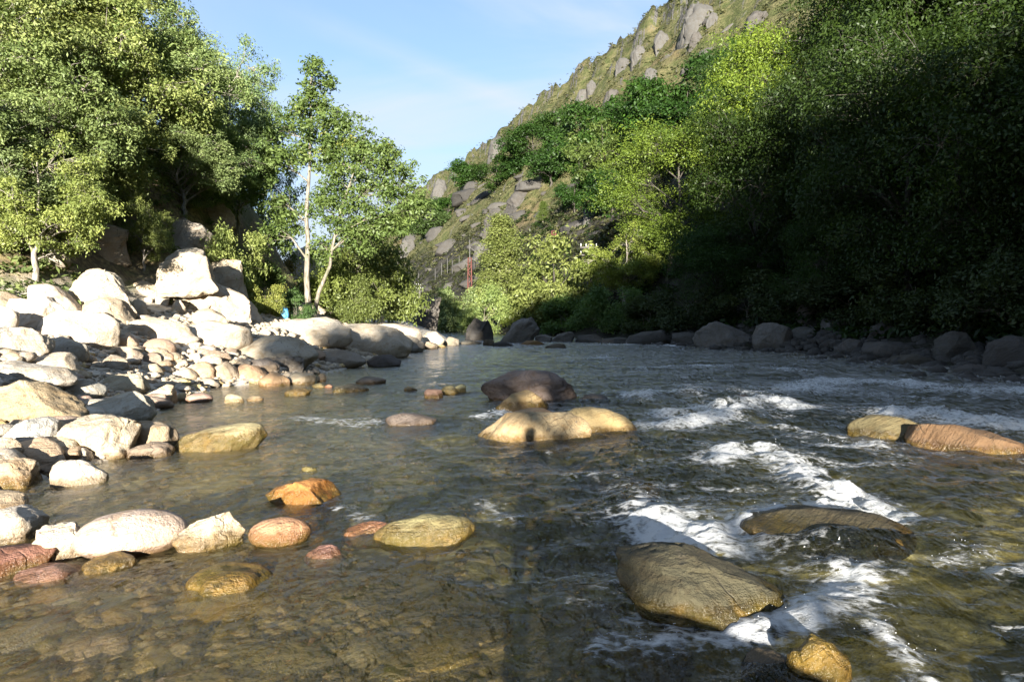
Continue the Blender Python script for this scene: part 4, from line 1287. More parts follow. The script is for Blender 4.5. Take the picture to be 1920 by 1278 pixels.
def crown_lobes(r, R, hc, zc, n, shell=0.75, squash=1.0):
    out = []
    for i in range(n):
        d = r.normal(size=3); d /= np.linalg.norm(d)
        k = shell * (0.55 + 0.45 * r.random() ** .5)
        out.append((d[0] * R * k, d[1] * R * k, zc + d[2] * hc * k, (0.26 + 0.16 * r.random()) * R))
    return out


def make_tree(name, seed, trunk, r0, lobes, clumps, leaves, clump_r, leaf, leaf_mat, bark, sides=8, twig=0.022, flat_=0.75, dens=1.0):
    """trunk: list of 3-D points; lobes: (x, y, z, radius). Returns an Empty with the parts trunk and crown"""
    r = np.random.default_rng(seed)
    tb = Tubes()
    stems = trunk if isinstance(trunk[0][0], (tuple, list)) else [trunk]
    paths = []
    for si, st in enumerate(stems):
        st = np.array(st, float)
        tt = np.linspace(0, 1, 14)
        seg = np.linspace(0, 1, len(st))
        pth = np.stack([np.interp(tt, seg, st[:, i]) for i in range(3)], 1)
        pth[1:-1, :2] += r.normal(size=(12, 2)) * r0 * 0.28
        k0 = r0 * (1 if si == 0 else 0.72)
        rr = k0 * (1 - 0.86 * tt) * (1 + 0.45 * np.exp(-tt * 22))
        tb.add(pth, rr, sides)
        paths.append((pth, rr))
    cen, rad_ = [], []
    for lx, ly, lz, lr in lobes:
        L = np.array([lx, ly, lz])
        best = None
        for pth, rr in paths:
            tz = lz - 0.55 * np.hypot(lx - np.interp(lz, pth[:, 2], pth[:, 0]), ly - np.interp(lz, pth[:, 2], pth[:, 1]))
            i = int(np.argmin(np.abs(pth[:, 2] - tz)))
            i = min(max(i, 3), 12)
            dd = np.linalg.norm(pth[i] - L)
            if best is None or dd < best[0]:
                best = (dd, pth[i], rr[i])
        dd, a, ra = best
        m1 = a * .62 + L * .38 + np.array([0, 0, .10 * dd]) + r.normal(size=3) * .06 * dd
        m2 = a * .28 + L * .72 + np.array([0, 0, .09 * dd]) + r.normal(size=3) * .06 * dd
        limb = np.array([a, m1, m2, L])
        r1 = min(ra * .6, 0.015 + 0.017 * dd + twig)
        tb.add(limb, [r1, r1 * .72, r1 * .5, r1 * .25], 5)
        for _ in range(clumps):
            d = r.normal(size=3); d /= np.linalg.norm(d)
            c = L + d * lr * (0.40 + 0.95 * r.random()) * np.array([1, 1, .8])
            s = (m1, m2, L)[r.integers(0, 3)]
            mid = s * .5 + c * .5 + r.normal(size=3) * .1 * lr + np.array([0, 0, .08])
            tb.add([s, mid, c], [twig, twig * .7, twig * .3], 3)
            cen.append(c); rad_.append(clump_r * (0.65 + 0.7 * r.random()))
    cen, rad_ = np.array(cen), np.array(rad_)
    nl = np.maximum((leaves * dens * (rad_ / clump_r) ** 2).astype(int), 4)
    own = np.repeat(np.arange(len(cen)), nl)
    g = r.normal(size=(len(own), 3)) * .44
    lim = np.linalg.norm(g, axis=1)
    g *= (np.minimum(lim, 1.5) / (lim + 1e-6))[:, None] * np.array([1, 1, flat_])
    ax = r.normal(size=(len(cen), 3)) * np.array([1, 1, .45]); ax /= np.linalg.norm(ax, axis=1)[:, None]
    lng = 0.9 * r.random(len(cen))
    g += ax[own] * ((g * ax[own]).sum(1) * lng[own])[:, None]
    pos = cen[own] + g * (rad_[own] * 1.12)[:, None]
    lv, lf = leaf_cards(pos, leaf, r, g / (rad_.mean() * 0 + 1) )
    tint = np.clip(0.22 + 0.22 * r.normal(size=len(cen))[own] * .7 + 0.28 * r.random(len(own)) + .12, 0, 1)
    tint = np.repeat(tint, 4)
    e = bpy.data.objects.new(name, None)
    COL.objects.link(e)
    t = link("trunk", tb.mesh("trunk", bark), e)
    c = link("crown", mesh_from("crown", lv, lf, leaf_mat, False, {"tint": tint}), e)
    return e


PROTO_R = np.random.default_rng(3)


def oak(seed, n=19):
    r = np.random.default_rng(seed)
    lob = crown_lobes(r, 4.3, 3.6, 5.4, n, .95)
    return make_tree("oak_tree", seed, [(0, 0, -.6), (.15, 0, 1.5), (.5 * r.normal(), .3, 3.6), (.3, .2, 7.6)], .25, lob, 21, 78, .47, .10, M_OAK, M_BARK2, twig=.026)


def big_tree(seed, n=24, h=13.0, R=5.0):
    r = np.random.default_rng(seed)
    lob = crown_lobes(r, R, h * .42, h * .58, n, .95)
    return make_tree("broadleaf_tree", seed, [(0, 0, -.8), (.2, 0, 3), (.7 * r.normal(), .5 * r.normal(), 6.5), (.4, .3, h * .93)], .26, lob, 20, 100, .80, .10, M_DARK, M_BARK3)


def far_tree(seed, mat, n=12, R=3.0):
    r = np.random.default_rng(seed)
    lob = crown_lobes(r, R, 2.9, 3.2, n, .85)
    return make_tree("hillside_tree", seed, [(0, 0, -.6), (.1, 0, 1.2), (.2, .1, 5.6)], .17, lob, 12, 70, .58, .15, mat, M_BARK3, 6)


def bush(seed, mat, name="bush", leaf=.10):
    r = np.random.default_rng(seed)
    lob = crown_lobes(r, 1.8, 1.5, 1.35, 12, 1.0)
    lob = [(x, y, max(z, .35), q * (.7 + .6 * r.random())) for x, y, z, q in lob]
    return make_tree(name, seed, [[(0, 0, -.3), (.1, 0, .6), (.3, 0, 1.7)], [(0, 0, -.3), (-.3, .1, .6), (-.6, .1, 1.6)]], .06, lob, 12, 95, .40, leaf * .8, mat, M_BARK, 5, .012)


def crown_box(e):
    c = [o for o in e.children if o.name.startswith("crown")][0]
    co = np.empty(len(c.data.vertices) * 3, np.float32)
    c.data.vertices.foreach_get("co", co)
    co = co.reshape(-1, 3)
    return np.percentile(co, 0.7, 0), np.percentile(co, 99.3, 0)


PRO = {}


def proto(key, fn):
    e = fn()
    PRO[key] = dict(e=e, used=False, box=crown_box(e))


for i in range(3):
    proto("oak%d" % i, lambda i=i: oak(40 + i))
for i in range(3):
    proto("big%d" % i, lambda i=i: big_tree(60 + i))
for i in range(2):
    proto("far%d" % i, lambda i=i: far_tree(80 + i, M_DARK))
proto("grey", lambda: far_tree(84, M_WILLOW, 13, 3.2))
for i in range(2):
    proto("bush%d" % i, lambda i=i: bush(90 + i, M_OAK))
proto("willow", lambda: bush(95, M_WILLOW, "willow_bush", .08))


def pointed():
    r = np.random.default_rng(7)
    lob = []
    for k in range(26):
        z = 1.6 + 8.4 * k / 25
        w = 2.3 * (1 - (z / 11.2) ** 1.6) * (0.6 + .5 * r.random())
        a = k * 2.4
        lob.append((math.cos(a) * w * .62, math.sin(a) * w * .62, z, .42 + w * .24))
    return make_tree("poplar_tree", 7, [(0, 0, -.6), (.1, 0, 5), (0, 0, 10.6)], .17, lob, 12, 90, .46, .09, M_WILLOW, M_BARK2, 6)


proto("pointed", pointed)


def plant(key, px, py, top, width, label, cat='tree', name=None, group=None, tint=(1, 1, 1), D=None, rz=None, sink=0.0):
    """stand a tree where the sight line to its foot meets the ground, so that its crown reaches the given pixel height and width"""
    P = PRO[key]
    e = P['e'] if not P['used'] else copy_tree(P['e'])
    P['used'] = True
    if D is None:
        h = hit(px, py)
    else:
        x = (px - 960) / FPX * D
        h = Vector((x, D, float(ground(np.array([x]), np.array([float(D)]))[0])))
    lo, hi = P['box']
    tv = ray(px, top)
    ztop = CAM_Z + tv.z / tv.y * h.y
    sz = (ztop - h.z) / hi[2]
    sx = width / FPX * h.y / (hi[0] - lo[0])
    e.location = (h.x, h.y, h.z - sink)
    e.scale = (sx, (sx + sz) / 2, sz)
    e.rotation_euler = (0, 0, random.uniform(0, 6.28) if rz is None else rz)
    if name:
        e.name = name
    tag(e, label, cat, group)
    for ch in e.children:
        j = random.uniform(.92, 1.08)
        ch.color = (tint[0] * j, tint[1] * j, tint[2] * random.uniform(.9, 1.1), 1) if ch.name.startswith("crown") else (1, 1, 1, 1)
    return e


# the slender alder with two stems by the pale bedrock
def alder():
    k = 1.0
    lobes = [(.3, 0, 14.4, 1.1), (.6, .2, 13.3, 1.0), (-.2, 0, 12.3, .9), (-1.0, .2, 11.0, 1.1), (.7, -.3, 11.2, 1.1), (-1.8, .2, 9.6, 1.2), (.1, .3, 9.8, 1.0),
             (2.2, 0, 11.7, 1.0), (2.9, .3, 10.7, 1.2), (3.3, -.3, 9.4, 1.2), (4.3, .2, 10.0, 1.1), (5.2, 0, 9.3, 1.2), (5.7, .3, 8.0, 1.2), (4.4, -.2, 7.6, 1.3), (3.0, .2, 7.4, 1.2),
             (-2.1, 0, 7.4, 1.3), (-1.0, .4, 6.0, 1.1), (1.3, .3, 8.2, 1.1), (1.5, -.2, 6.4, 1.1), (2.4, .3, 5.6, 1.2), (-2.3, .2, 5.0, 1.1), (3.4, .2, 5.4, 1.2), (.7, .4, 4.3, .9), (4.6, .3, 5.8, 1.0), (2.2, 0, 9.3, 1.0), (6.2, 0, 6.9, .9), (1.6, 0, 10.2, .8)]
    e = make_tree("alder_tree", 17, [[(0, 0, -.5), (.05, 0, 4), (.1, 0, 9), (.35, 0, 14.6)], [(.15, 0, -.4), (1.1, 0, 2.7), (2.0, 0, 6.5), (3.5, 0, 11)]],
                  .20, lobes, 14, 62, .44, .115, M_ALDER, M_BARK, 8, .014, dens=1.25)
    return e


al = alder()
ah = hit(578, 602)
al.location = ah
asc = (CAM_Z + ray(578, 112).z / ray(578, 112).y * ah.y - ah.z) / 15.4
al.scale = (asc,) * 3
tag(al, "tall slender two-stemmed alder with sky showing through its crown, by pale bedrock", "tree")
for ch in al.children:
    ch.color = (1, 1, 1, 1)

# wooded slope on the left
LT = "oaks on the left slope"
G1, G2, G3 = (1.2, 1.22, 1.2), (1.45, 1.35, 1.15), (1.08, 1.2, 1.25)
plant("oak0", 320, 330, 58, 290, "oak with a bare forked trunk standing over the cliff", 'tree', None, LT, G1)
plant("oak1", 425, 392, 85, 140, "oak overhanging the sky at the right end of the left wood", 'tree', None, LT, G3)
plant("oak2", 448, 440, 200, 130, "lower oak hanging beside the alder at the end of the left wood", 'tree', None, LT, G3)
plant("oak1", 66, 528, 262, 225, "little leaning tree in front, its trunk dark against the sunlit slope", 'tree', None, LT, G2)
plant("oak2", 270, 505, 352, 84, "ivy-covered small tree between the jagged crag and the overhanging boulder", 'tree', None, LT, G2)
plant("oak0", 180, 420, 170, 280, "middle oak of the lowest row, straight above the jagged crag", 'tree', None, LT, G2)
plant("oak2", 90, 400, 60, 300, "oak behind the little leaning tree, second row up", 'tree', None, LT, G1)
plant("oak1", -40, 460, 210, 260, "oak at the frame edge lowest on the left slope", 'tree', None, LT, G1)
plant("oak0", 220, 330, 8, 280, "oak left of the forked oak and as tall", 'tree', None, LT, G2)
plant("oak1", 10, 320, -60, 320, "oak at the frame edge halfway up the left slope", 'tree', None, LT, G2)
plant("oak2", 140, 260, -60, 300, "pale-limbed oak near the top of the left slope", 'tree', None, LT, (1.25, 1.12, .9))
plant("oak0", 20, 200, -190, 330, "topmost oak at the frame corner", 'tree', None, LT, (1.3, 1.15, .9))
plant("oak1", 260, 240, -40, 220, "oak whose top meets the sky left of the forked oak", 'tree', None, LT, G1)
plant("oak2", 370, 300, 75, 200, "oak just behind the forked oak on the skyline", 'tree', None, LT, G1)
plant("oak0", 400, 410, 250, 170, "bushy oak hanging over the reddish cliff top", 'tree', None, LT, G3)
plant("oak1", 130, 450, 300, 200, "dense low oak between the leaning tree and the middle oak", 'tree', None, LT, G1)
plant("oak2", 345, 405, 215, 190, "oak growing in the gap between the middle oak and the reddish cliff top", 'tree', None, LT, G1)
plant("oak2", -110, 380, 60, 300, "oak leaning in from beyond the frame edge", 'tree', None, LT, G1)
plant("oak0", 500, 440, 290, 110, "slim oak nearest the alder with sky behind it", 'tree', None, LT, (.9, 1, 1.05), 46)
plant("bush0", 440, 560, 436, 110, "green bush on the grassy rib beside the right crag", 'bush', None, "bushes on the left bank", G2)
plant("bush1", 478, 560, 488, 80, "dark green bush spilling down beside the white rib", 'bush', None, "bushes on the left bank", (.8, .95, .8))
plant("bush0", 500, 590, 535, 70, "yellow-green bush at the bottom of the white rib", 'bush', None, "bushes on the left bank", (1.4, 1.2, .8))
plant("bush1", 555, 606, 545, 50, "dark bush hard against the left of the alder's foot", 'bush', None, "bushes on the left bank", (.5, .7, .6))
plant("bush0", 520, 560, 490, 70, "russet bush in front of the buff cliff", 'bush', None, "bushes on the left bank", (1.5, 1.0, .9), 45)
plant("willow", 640, 606, 440, 150, "tall yellow-green willow bush right behind the alder", 'bush', None, "willows by the alder", (1.0, 1.1, .7), 38)
plant("willow", 700, 610, 410, 130, "yellow-green willow bush farthest right by the alder, against the mountain", 'bush', None, "willows by the alder", (.95, 1.05, .7), 42)
plant("willow", 668, 610, 520, 110, "low willow bush at the foot of the others", 'bush', None, "willows by the alder", (1.0, 1.1, .75), 36)
plant("willow", 612, 604, 500, 70, "narrow willow bush filling the alder's fork", 'bush', None, "willows by the alder", (.8, 1.0, .6), 41)
plant("bush1", 742, 622, 565, 56, "small round green bush past the white pointed rock", 'bush', None, "bushes on the far bank", G1, 62)

# far bank trees in the light
FB = "sunlit trees on the far bank"
plant("pointed", 938, 612, 405, 120, "pointed silvery poplar on the far bank", 'tree', None, FB, (1.15, 1.2, 1.05))
plant("grey", 1036, 610, 448, 150, "broad silvery-green tree right of the pointed poplar", 'tree', None, FB, (1.15, 1.2, 1.0))
plant("bush0", 870, 622, 540, 80, "bright green bush left of the pointed poplar", 'bush', None, "bushes on the far bank", G1)
plant("bush1", 905, 626, 535, 70, "dense bush at the foot of the pointed poplar", 'bush', None, "bushes on the far bank", G1)
plant("bush0", 836, 622, 565, 60, "bush right of the grey rock tower", 'bush', None, "bushes on the far bank", G1)
plant("willow", 980, 622, 560, 90, "pale bush below the broad silvery-green tree", 'bush', None, "bushes on the far bank", (.9, 1, .6))
plant("bush1", 1060, 622, 556, 110, "dark bush low under the broad silvery-green tree", 'bush', None, "bushes on the far bank", (.6, .8, .6))
plant("bush0", 1140, 622, 540, 120, "dark bush at the foot of the small light green tree", 'bush', None, "bushes on the far bank", (.6, .8, .6))

# right bank
RT = "trees on the shaded right bank"
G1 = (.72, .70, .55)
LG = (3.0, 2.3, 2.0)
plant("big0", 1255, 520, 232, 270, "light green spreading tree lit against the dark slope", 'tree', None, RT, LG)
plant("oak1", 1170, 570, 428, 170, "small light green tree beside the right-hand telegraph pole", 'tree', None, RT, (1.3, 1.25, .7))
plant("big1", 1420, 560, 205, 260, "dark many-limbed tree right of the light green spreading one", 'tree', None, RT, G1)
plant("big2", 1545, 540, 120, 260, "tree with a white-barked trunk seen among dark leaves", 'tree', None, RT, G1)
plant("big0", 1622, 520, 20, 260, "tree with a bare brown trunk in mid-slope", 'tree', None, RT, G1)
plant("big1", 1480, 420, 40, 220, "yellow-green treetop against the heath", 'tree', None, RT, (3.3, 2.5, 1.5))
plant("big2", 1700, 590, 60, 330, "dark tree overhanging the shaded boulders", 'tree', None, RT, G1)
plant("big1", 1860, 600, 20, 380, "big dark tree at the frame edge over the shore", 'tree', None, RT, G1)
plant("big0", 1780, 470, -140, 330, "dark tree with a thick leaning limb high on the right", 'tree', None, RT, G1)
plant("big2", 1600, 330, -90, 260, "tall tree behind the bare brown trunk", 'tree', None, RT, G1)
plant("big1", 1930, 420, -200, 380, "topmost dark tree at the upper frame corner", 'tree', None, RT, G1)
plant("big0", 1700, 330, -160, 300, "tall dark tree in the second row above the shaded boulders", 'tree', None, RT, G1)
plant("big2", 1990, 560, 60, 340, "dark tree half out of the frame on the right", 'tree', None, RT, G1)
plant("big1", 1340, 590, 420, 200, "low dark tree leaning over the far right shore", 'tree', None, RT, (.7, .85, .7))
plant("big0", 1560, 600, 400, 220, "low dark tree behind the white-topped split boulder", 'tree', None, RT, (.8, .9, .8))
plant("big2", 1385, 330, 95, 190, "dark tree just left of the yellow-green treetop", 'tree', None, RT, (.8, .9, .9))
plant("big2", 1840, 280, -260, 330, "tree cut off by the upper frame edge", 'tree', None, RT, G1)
UB = "scrub bushes on the shaded bank"
for (px, py, tp, wd, kk, lab) in [
    (1215, 622, 555, 120, "bush1", "dark scrub bush farthest left on the shaded shore"),
    (1290, 620, 545, 140, "bush0", "dark scrub bush left of the white-topped split boulder"),
    (1400, 598, 520, 150, "bush1", "dark scrub bush directly above the split boulder"),
    (1470, 590, 505, 150, "bush0", "dark scrub bush above the pale joined boulder"),
    (1600, 600, 510, 170, "bush1", "dark scrub bush above the rounded grey boulder"),
    (1700, 610, 500, 190, "bush0", "dark scrub bush above the long low slab"),
    (1800, 610, 490, 210, "bush1", "dark scrub bush above the big dark block"),
    (1900, 620, 480, 220, "bush0", "dark scrub bush farthest right on the shaded bank"),
]:
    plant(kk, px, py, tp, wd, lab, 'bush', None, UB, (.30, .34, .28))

# trees scattered up the mountain side
HT = "dark trees on the mountain side"
for (px, py, tp, wd, kk, tint, lab) in [
    (876, 345, 298, 62, "far0", (.8, 1, .9), "round tree lowest on the skyline"),
    (930, 348, 296, 70, "far1", (.8, .9, .9), "grey-green tree next up from the lowest skyline tree"),
    (965, 322, 262, 62, "far0", (.7, .9, .9), "dark tree under the long pale outcrop"),
    (1000, 300, 232, 70, "far1", (.75, .9, .9), "dark tree touching the skyline midway"),
    (1040, 262, 200, 64, "far0", (.9, 1, .9), "light oak at the skyline notch"),
    (1086, 312, 202, 84, "far1", (.85, 1, .9), "tallest dark oak in the middle of the mountain side"),
    (1034, 340, 272, 70, "far0", (.75, .95, .85), "separate round dark tree below the skyline row"),
    (1130, 350, 228, 84, "grey", (.55, .7, .45), "olive willowy tree right of the tallest dark oak"),
    (1180, 300, 180, 96, "far0", (.7, .9, .8), "dark oak right of the olive willowy tree"),
    (1236, 290, 152, 100, "far1", (.8, 1, .85), "lit oak rising above the dark row"),
    (1290, 270, 168, 100, "far0", (.55, .75, .7), "dark tree behind the light green spreading tree"),
    (1340, 240, 112, 110, "far1", (.7, .9, .8), "dark oak below the small pale block"),
    (1150, 400, 320, 80, "far1", (.5, .7, .5), "shaded tree left of the light green spreading tree"),
    (1078, 396, 320, 50, "far0", (.6, .8, .6), "thin dark tree in the gully"),
    (1018, 412, 378, 22, "pointed", (.8, 1, .6), "tiny pointed tree in the dark gully"),
    (800, 436, 376, 84, "grey", (.45, .65, .45), "grey-green tree on the low shoulder"),
    (756, 440, 384, 70, "grey", (.6, .75, .5), "pale tree left of the grey-green shoulder tree"),
    (840, 400, 362, 50, "far0", (.8, 1, .8), "small round tree on the lower shoulder"),
    (1400, 200, 70, 90, "far0", (.8, 1, .8), "oak at the left of the yellow-green treetop high on the slope"),
    (1380, 290, 200, 110, "far1", (.6, .8, .7), "shaded oak above the dark many-limbed tree"),
]:
    plant(kk, px, py + 6, tp, wd * 1.3, lab, 'tree', None, HT, tint)

# unseen trees added behind the photographer: bare stems, crowns shaped to shade the stream
SH = "unseen trees added for shade on the bank behind the photographer"


def shade_tree(seed, lobes, h, label, x, y):
    e = make_tree("unseen_shade_tree", seed, [(0, 0, -.8), (.1, 0, h * .35), (0, .1, h * .9)], .2, lobes, 16, 60, .95, .26, M_DARK, M_BARK, 6)
    e.location = (x, y, float(ground(np.array([float(x)]), np.array([float(y)]))[0]))
    for ch in e.children:
        ch.color = (1, 1, 1, 1)
    return tag(e, label, "tree", SH)


def band(x0, x1, lo, hi, n, seed):
    """lobes that fill a crown between two heights"""
    r = np.random.default_rng(seed)
    out = []
    for _ in range(n):
        x = r.uniform(x0 + .6, x1 - .6)
        l, h = np.interp(x, (x0, x1), lo), np.interp(x, (x0, x1), hi)
        out.append((x, r.uniform(-2.2, 2.2), r.uniform(min(l + .9, (l + h) / 2), max(h - .9, (l + h) / 2)), min(1.25, (h - l) * .4)))
    return out


gz_ = float(ground(np.array([0.0]), np.array([-28.0]))[0])
shade_tree(201, [(x, y, z - gz_, r_) for x, y, z, r_ in band(-7.7, -2.6, (9.0, 7.9), (9.9, 11.2), 12, 1)], 11, "unseen low-crowned tree added for shade behind the viewpoint, nearest the boulder beach", 0, -28)
shade_tree(202, [(x - 1, y, z - gz_, r_) for x, y, z, r_ in band(-3.4, 3.6, (7.6, 7.0), (16.5, 20.5), 34, 2)], 19, "unseen high-crowned tree added for shade behind the viewpoint, in the middle of the shading row", 1, -28)
shade_tree(203, [(x - 6, y, z - gz_, r_) for x, y, z, r_ in band(2.6, 9.5, (6.9, 6.6), (20.5, 21.5), 40, 3)], 20, "unseen high-crowned tree added for shade behind the viewpoint, next to the deep channel", 6, -28)
shade_tree(204, [(x - 10, y, z - gz_ , r_) for x, y, z, r_ in band(8.2, 15.0, (6.8, 6.9), (21.5, 22), 40, 4)], 20, "unseen high-crowned tree added for shade behind the viewpoint, leaning out over the channel", 9, -29)
for i, (x0, x1, lo, hi) in enumerate([(15, 22, (5, 7), (20, 26)), (21, 29, (9, 12), (27, 31)), (28, 38, (15, 20), (33, 38))]):
    xm = (x0 + x1) / 2
    zg = float(ground(np.array([xm]), np.array([-30.0]))[0])
    shade_tree(210 + i, [(x - xm, y, z - zg, r_) for x, y, z, r_ in band(x0, x1, lo, hi, (27, 24, 24)[i], 10 + i)], hi[1] - zg, "unseen tall tree added for shade on the slope behind the viewpoint, " + ("lowest of three", "middle of three", "highest of three")[i], xm, -30)
k = 0
for (x, y, sc) in [(18.5, 2, .95), (22, -4, 1.0), (18, -9, 1.0), (25, 2, 1.05), (22, -14, 1.05), (29, -8, 1.05), (27, -20, 1.1), (18, -20, 1.0), (34, -2, 1.05),
                   (33, -16, 1.1), (23, 8, 1.0), (30, 5, 1.0), (17, -15, .9), (20, -1, .95), (19.5, 6, .8), (25, -4, 1.0), (21, -10, 1.0), (28, -1, 1.05), (26, -12, 1.1), (31, -6, 1.1), (37, -8, 1.1)]:
    kk = "big%d" % (k % 3)
    e = copy_tree(PRO[kk]['e'])
    z = float(ground(np.array([float(x)]), np.array([float(y)]))[0])
    e.location = (x, y, z); e.scale = (sc,) * 3; e.rotation_euler = (0, 0, k * 1.7)
    tag(e, "unseen tall tree added on the right bank beyond the frame to shade the water", "tree", SH)
    k += 1

# ------------------------------------------------------------------ heath, undergrowth: what nobody could count
def scatter_cards(name, pts, sizes, cards, mat, seed, flat_=.6, kind='stuff', leaf=.42):
    r = np.random.default_rng(seed)
    own = np.repeat(np.arange(len(pts)), cards)
    g = r.normal(size=(len(own), 3)); g /= np.linalg.norm(g, axis=1)[:, None]
    g *= (r.random(len(own)) ** .4)[:, None] * np.array([1, 1, flat_])
    g[:, 2] = np.abs(g[:, 2])
    pos = pts[own] + g * sizes[own][:, None]
    sz = sizes[own] * leaf
    v, f = leaf_cards(pos, 1.0, r, g)
    v = (v.reshape(-1, 4, 3) - pos[:, None]) * sz[:, None, None] + pos[:, None]
    tint = np.repeat(np.clip(r.random(len(pts))[own] * .7 + r.random(len(own)) * .3, 0, 1), 4)
    o = link(name, mesh_from(name, v.reshape(-1, 3), f, mat, False, {"tint": tint}))
    o.color = (1, 1, 1, 1)
    return tag(o, kind=kind)


hp = []
r = np.random.default_rng(77)
t_ = r.uniform(-.24, .62, 60000)
d_ = r.uniform(60, 420, 60000)
hx, hy = t_ * d_, d_
ok = (s_right(hx, hy) > 14) & (s_right(hx, hy) < 90) & (noise2(hx / 9, hy / 9, 3, 71) > -.3)
hx, hy = hx[ok][:13000], hy[ok][:13000]
hp = np.stack([hx, hy, ground(hx, hy) - .1], 1)
scatter_cards("heath", hp, .3 + .55 * r.random(len(hp)), 10, M_HEATH, 78)
# scrub covering the foot of the right slope
t_ = r.uniform(-.05, .95, 60000)
d_ = 16 + 150 * r.random(60000) ** 2
hx, hy = t_ * d_, d_
ss = s_right(hx, hy)
ok = (ss > 2.4) & (ss < 26) & (noise2(hx / 3, hy / 3, 2, 72) > -.25)
hx, hy = hx[ok][:3300], hy[ok][:3300]
hp = np.stack([hx, hy, ground(hx, hy) - .05], 1)
ug = scatter_cards("undergrowth", hp, .35 + .6 * r.random(len(hp)), 40, M_DARK, 79, leaf=.22)
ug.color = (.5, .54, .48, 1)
# low scrub, tinted dark to match the shade painted on the far slope's foot
t_ = r.uniform(-.26, .30, 40000)
d_ = r.uniform(70, 300, 40000)
hx, hy = t_ * d_, d_
ss = s_right(hx, hy)
ok = (ss > 3) & (ss < 24) & (noise2(hx / 5, hy / 5, 2, 74) > -.2)
hx, hy = hx[ok][:2600], hy[ok][:2600]
hp = np.stack([hx, hy, ground(hx, hy) - .1], 1)
sc_ = scatter_cards("scrub", hp, .4 + .8 * r.random(len(hp)), 18, M_HEATH, 83, leaf=.3)
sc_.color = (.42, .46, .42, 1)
# grass, ivy and ferns on the left slope
t_ = r.uniform(-.95, -.27, 60000)
d_ = r.uniform(12, 42, 60000)
hx, hy = t_ * d_, d_
dd = xl_of(hy) - hx
ok = (dd > 5.2) & (dd < 24) & (noise2(hx / 2.5, hy / 2.5, 2, 73) > .05)
hx, hy = hx[ok][:2600], hy[ok][:2600]
hp = np.stack([hx, hy, ground(hx, hy) - .03], 1)
scatter_cards("ground_cover", hp, .14 + .25 * r.random(len(hp)), 16, M_OAK, 80, leaf=.3)

# ------------------------------------------------------------------ railway and telegraph posts on the far bank
M_WOODP = plain("grey_weathered_timber", (0.12, 0.11, 0.10), .85)
M_RUST = plain("rusty_red_steel", (0.15, 0.05, 0.038), .75)
M_CONC = plain("pale_concrete", (0.10, 0.098, 0.092), .85)
M_GLASS = plain("white_porcelain", (0.45, 0.46, 0.45), .3, var=.05)


def base_at(px, py):
    return hit(px, py, False)


def span(px, y0, y1, dist):
    return (y1 - y0) / FPX * dist


def telegraph(px, py, top, label, arms=2, w=.9):
    p = base_at(px, py)
    h = span(px, top, py, p.y)
    e = bpy.data.objects.new("telegraph_pole", None); COL.objects.link(e); e.location = p
    r_ = max(.10, p.y * .0011)
    link("pole", Tubes().add([(0, 0, -.5), (0, 0, h * .5), (0, 0, h)], [r_ * 1.2, r_, r_ * .8], 8).mesh("pole", M_WOODP), e)
    for a in range(arms):
        z = h - .35 - .75 * a
        arm = link("crossarm", Tubes().box((0, -r_ - .07, z), (w * 2, .12, .14)).mesh("crossarm", M_WOODP, False), e)
        for q in range(4):
            x = (-.9 + .6 * q) * w
            link("insulator", Tubes().add([(x, -r_ - .07, z + .07), (x, -r_ - .07, z + .2), (x, -r_ - .07, z + .32), (x, -r_ - .07, z + .40)], [.02, .06, .065, .02], 6).mesh("insulator", M_GLASS), arm)
    return tag(e, label, "telegraph pole", "telegraph poles on the far bank")


telegraph(1103, 556, 458, "right-hand telegraph pole with two crossarms and white insulators, by the light green tree", 2, .85)
telegraph(787, 562, 532, "telegraph pole with two crossarms standing on the grey rock tower", 2, .75)
telegraph(719, 578, 545, "telegraph pole partly behind the willow bushes", 1, .6)


def mast(px, py, top, upper, label):
    """a rusty lattice mast with a thin pole rising from its head"""
    p = base_at(px, py)
    h = span(px, top, py, p.y)
    e = bpy.data.objects.new("lattice_mast", None); COL.objects.link(e); e.location = p
    w = .34
    for sx in (-1, 1):
        for sy in (-1, 1):
            link("leg", Tubes().add([(sx * w, sy * w, -.5), (sx * w * .75, sy * w * .75, h)], [.08, .08], 4).mesh("leg", M_RUST, False), e)
    br = Tubes()
    n = max(4, int(h / 1.1))
    for i in range(n):
        z0, z1 = h * i / n, h * (i + 1) / n
        for sy in (-1, 1):
            s = 1 if i % 2 else -1
            br.add([(-s * w * .9, sy * w * .9, z0), (s * w * .9, sy * w * .9, z1)], [.045, .045], 4)
        br.box((0, 0, z1), (w * 1.9, w * 1.9, .06))
    link("lattice", br.mesh("lattice", M_RUST, False), e)
    if upper:
        hu = span(px, upper, top, p.y)
        link("upper_pole", Tubes().add([(0, 0, h - .5), (0, 0, h + hu)], [.09, .06], 6).mesh("upper_pole", M_CONC), e)
        link("stay", Tubes().add([(0, 0, h + hu * .6), (1.4, 0, h + hu * .2)], [.05, .05], 5).mesh("stay", M_CONC), e)
        link("arm", Tubes().add([(-1.1, 0, h - .6), (0, 0, h + .1), (1.0, 0, h - .5)], [.07, .07, .07], 5).mesh("arm", M_CONC), e)
    return tag(e, label, "mast", "rusty railway masts")


mast(881, 548, 484, 450, "tallest rusty lattice mast with a pale pole on top, left of the pointed poplar")
mast(736, 562, 520, 508, "rusty lattice mast beside the willow bushes")
mast(1038, 462, 434, None, "rusty mast head rising over the broad silvery-green tree")


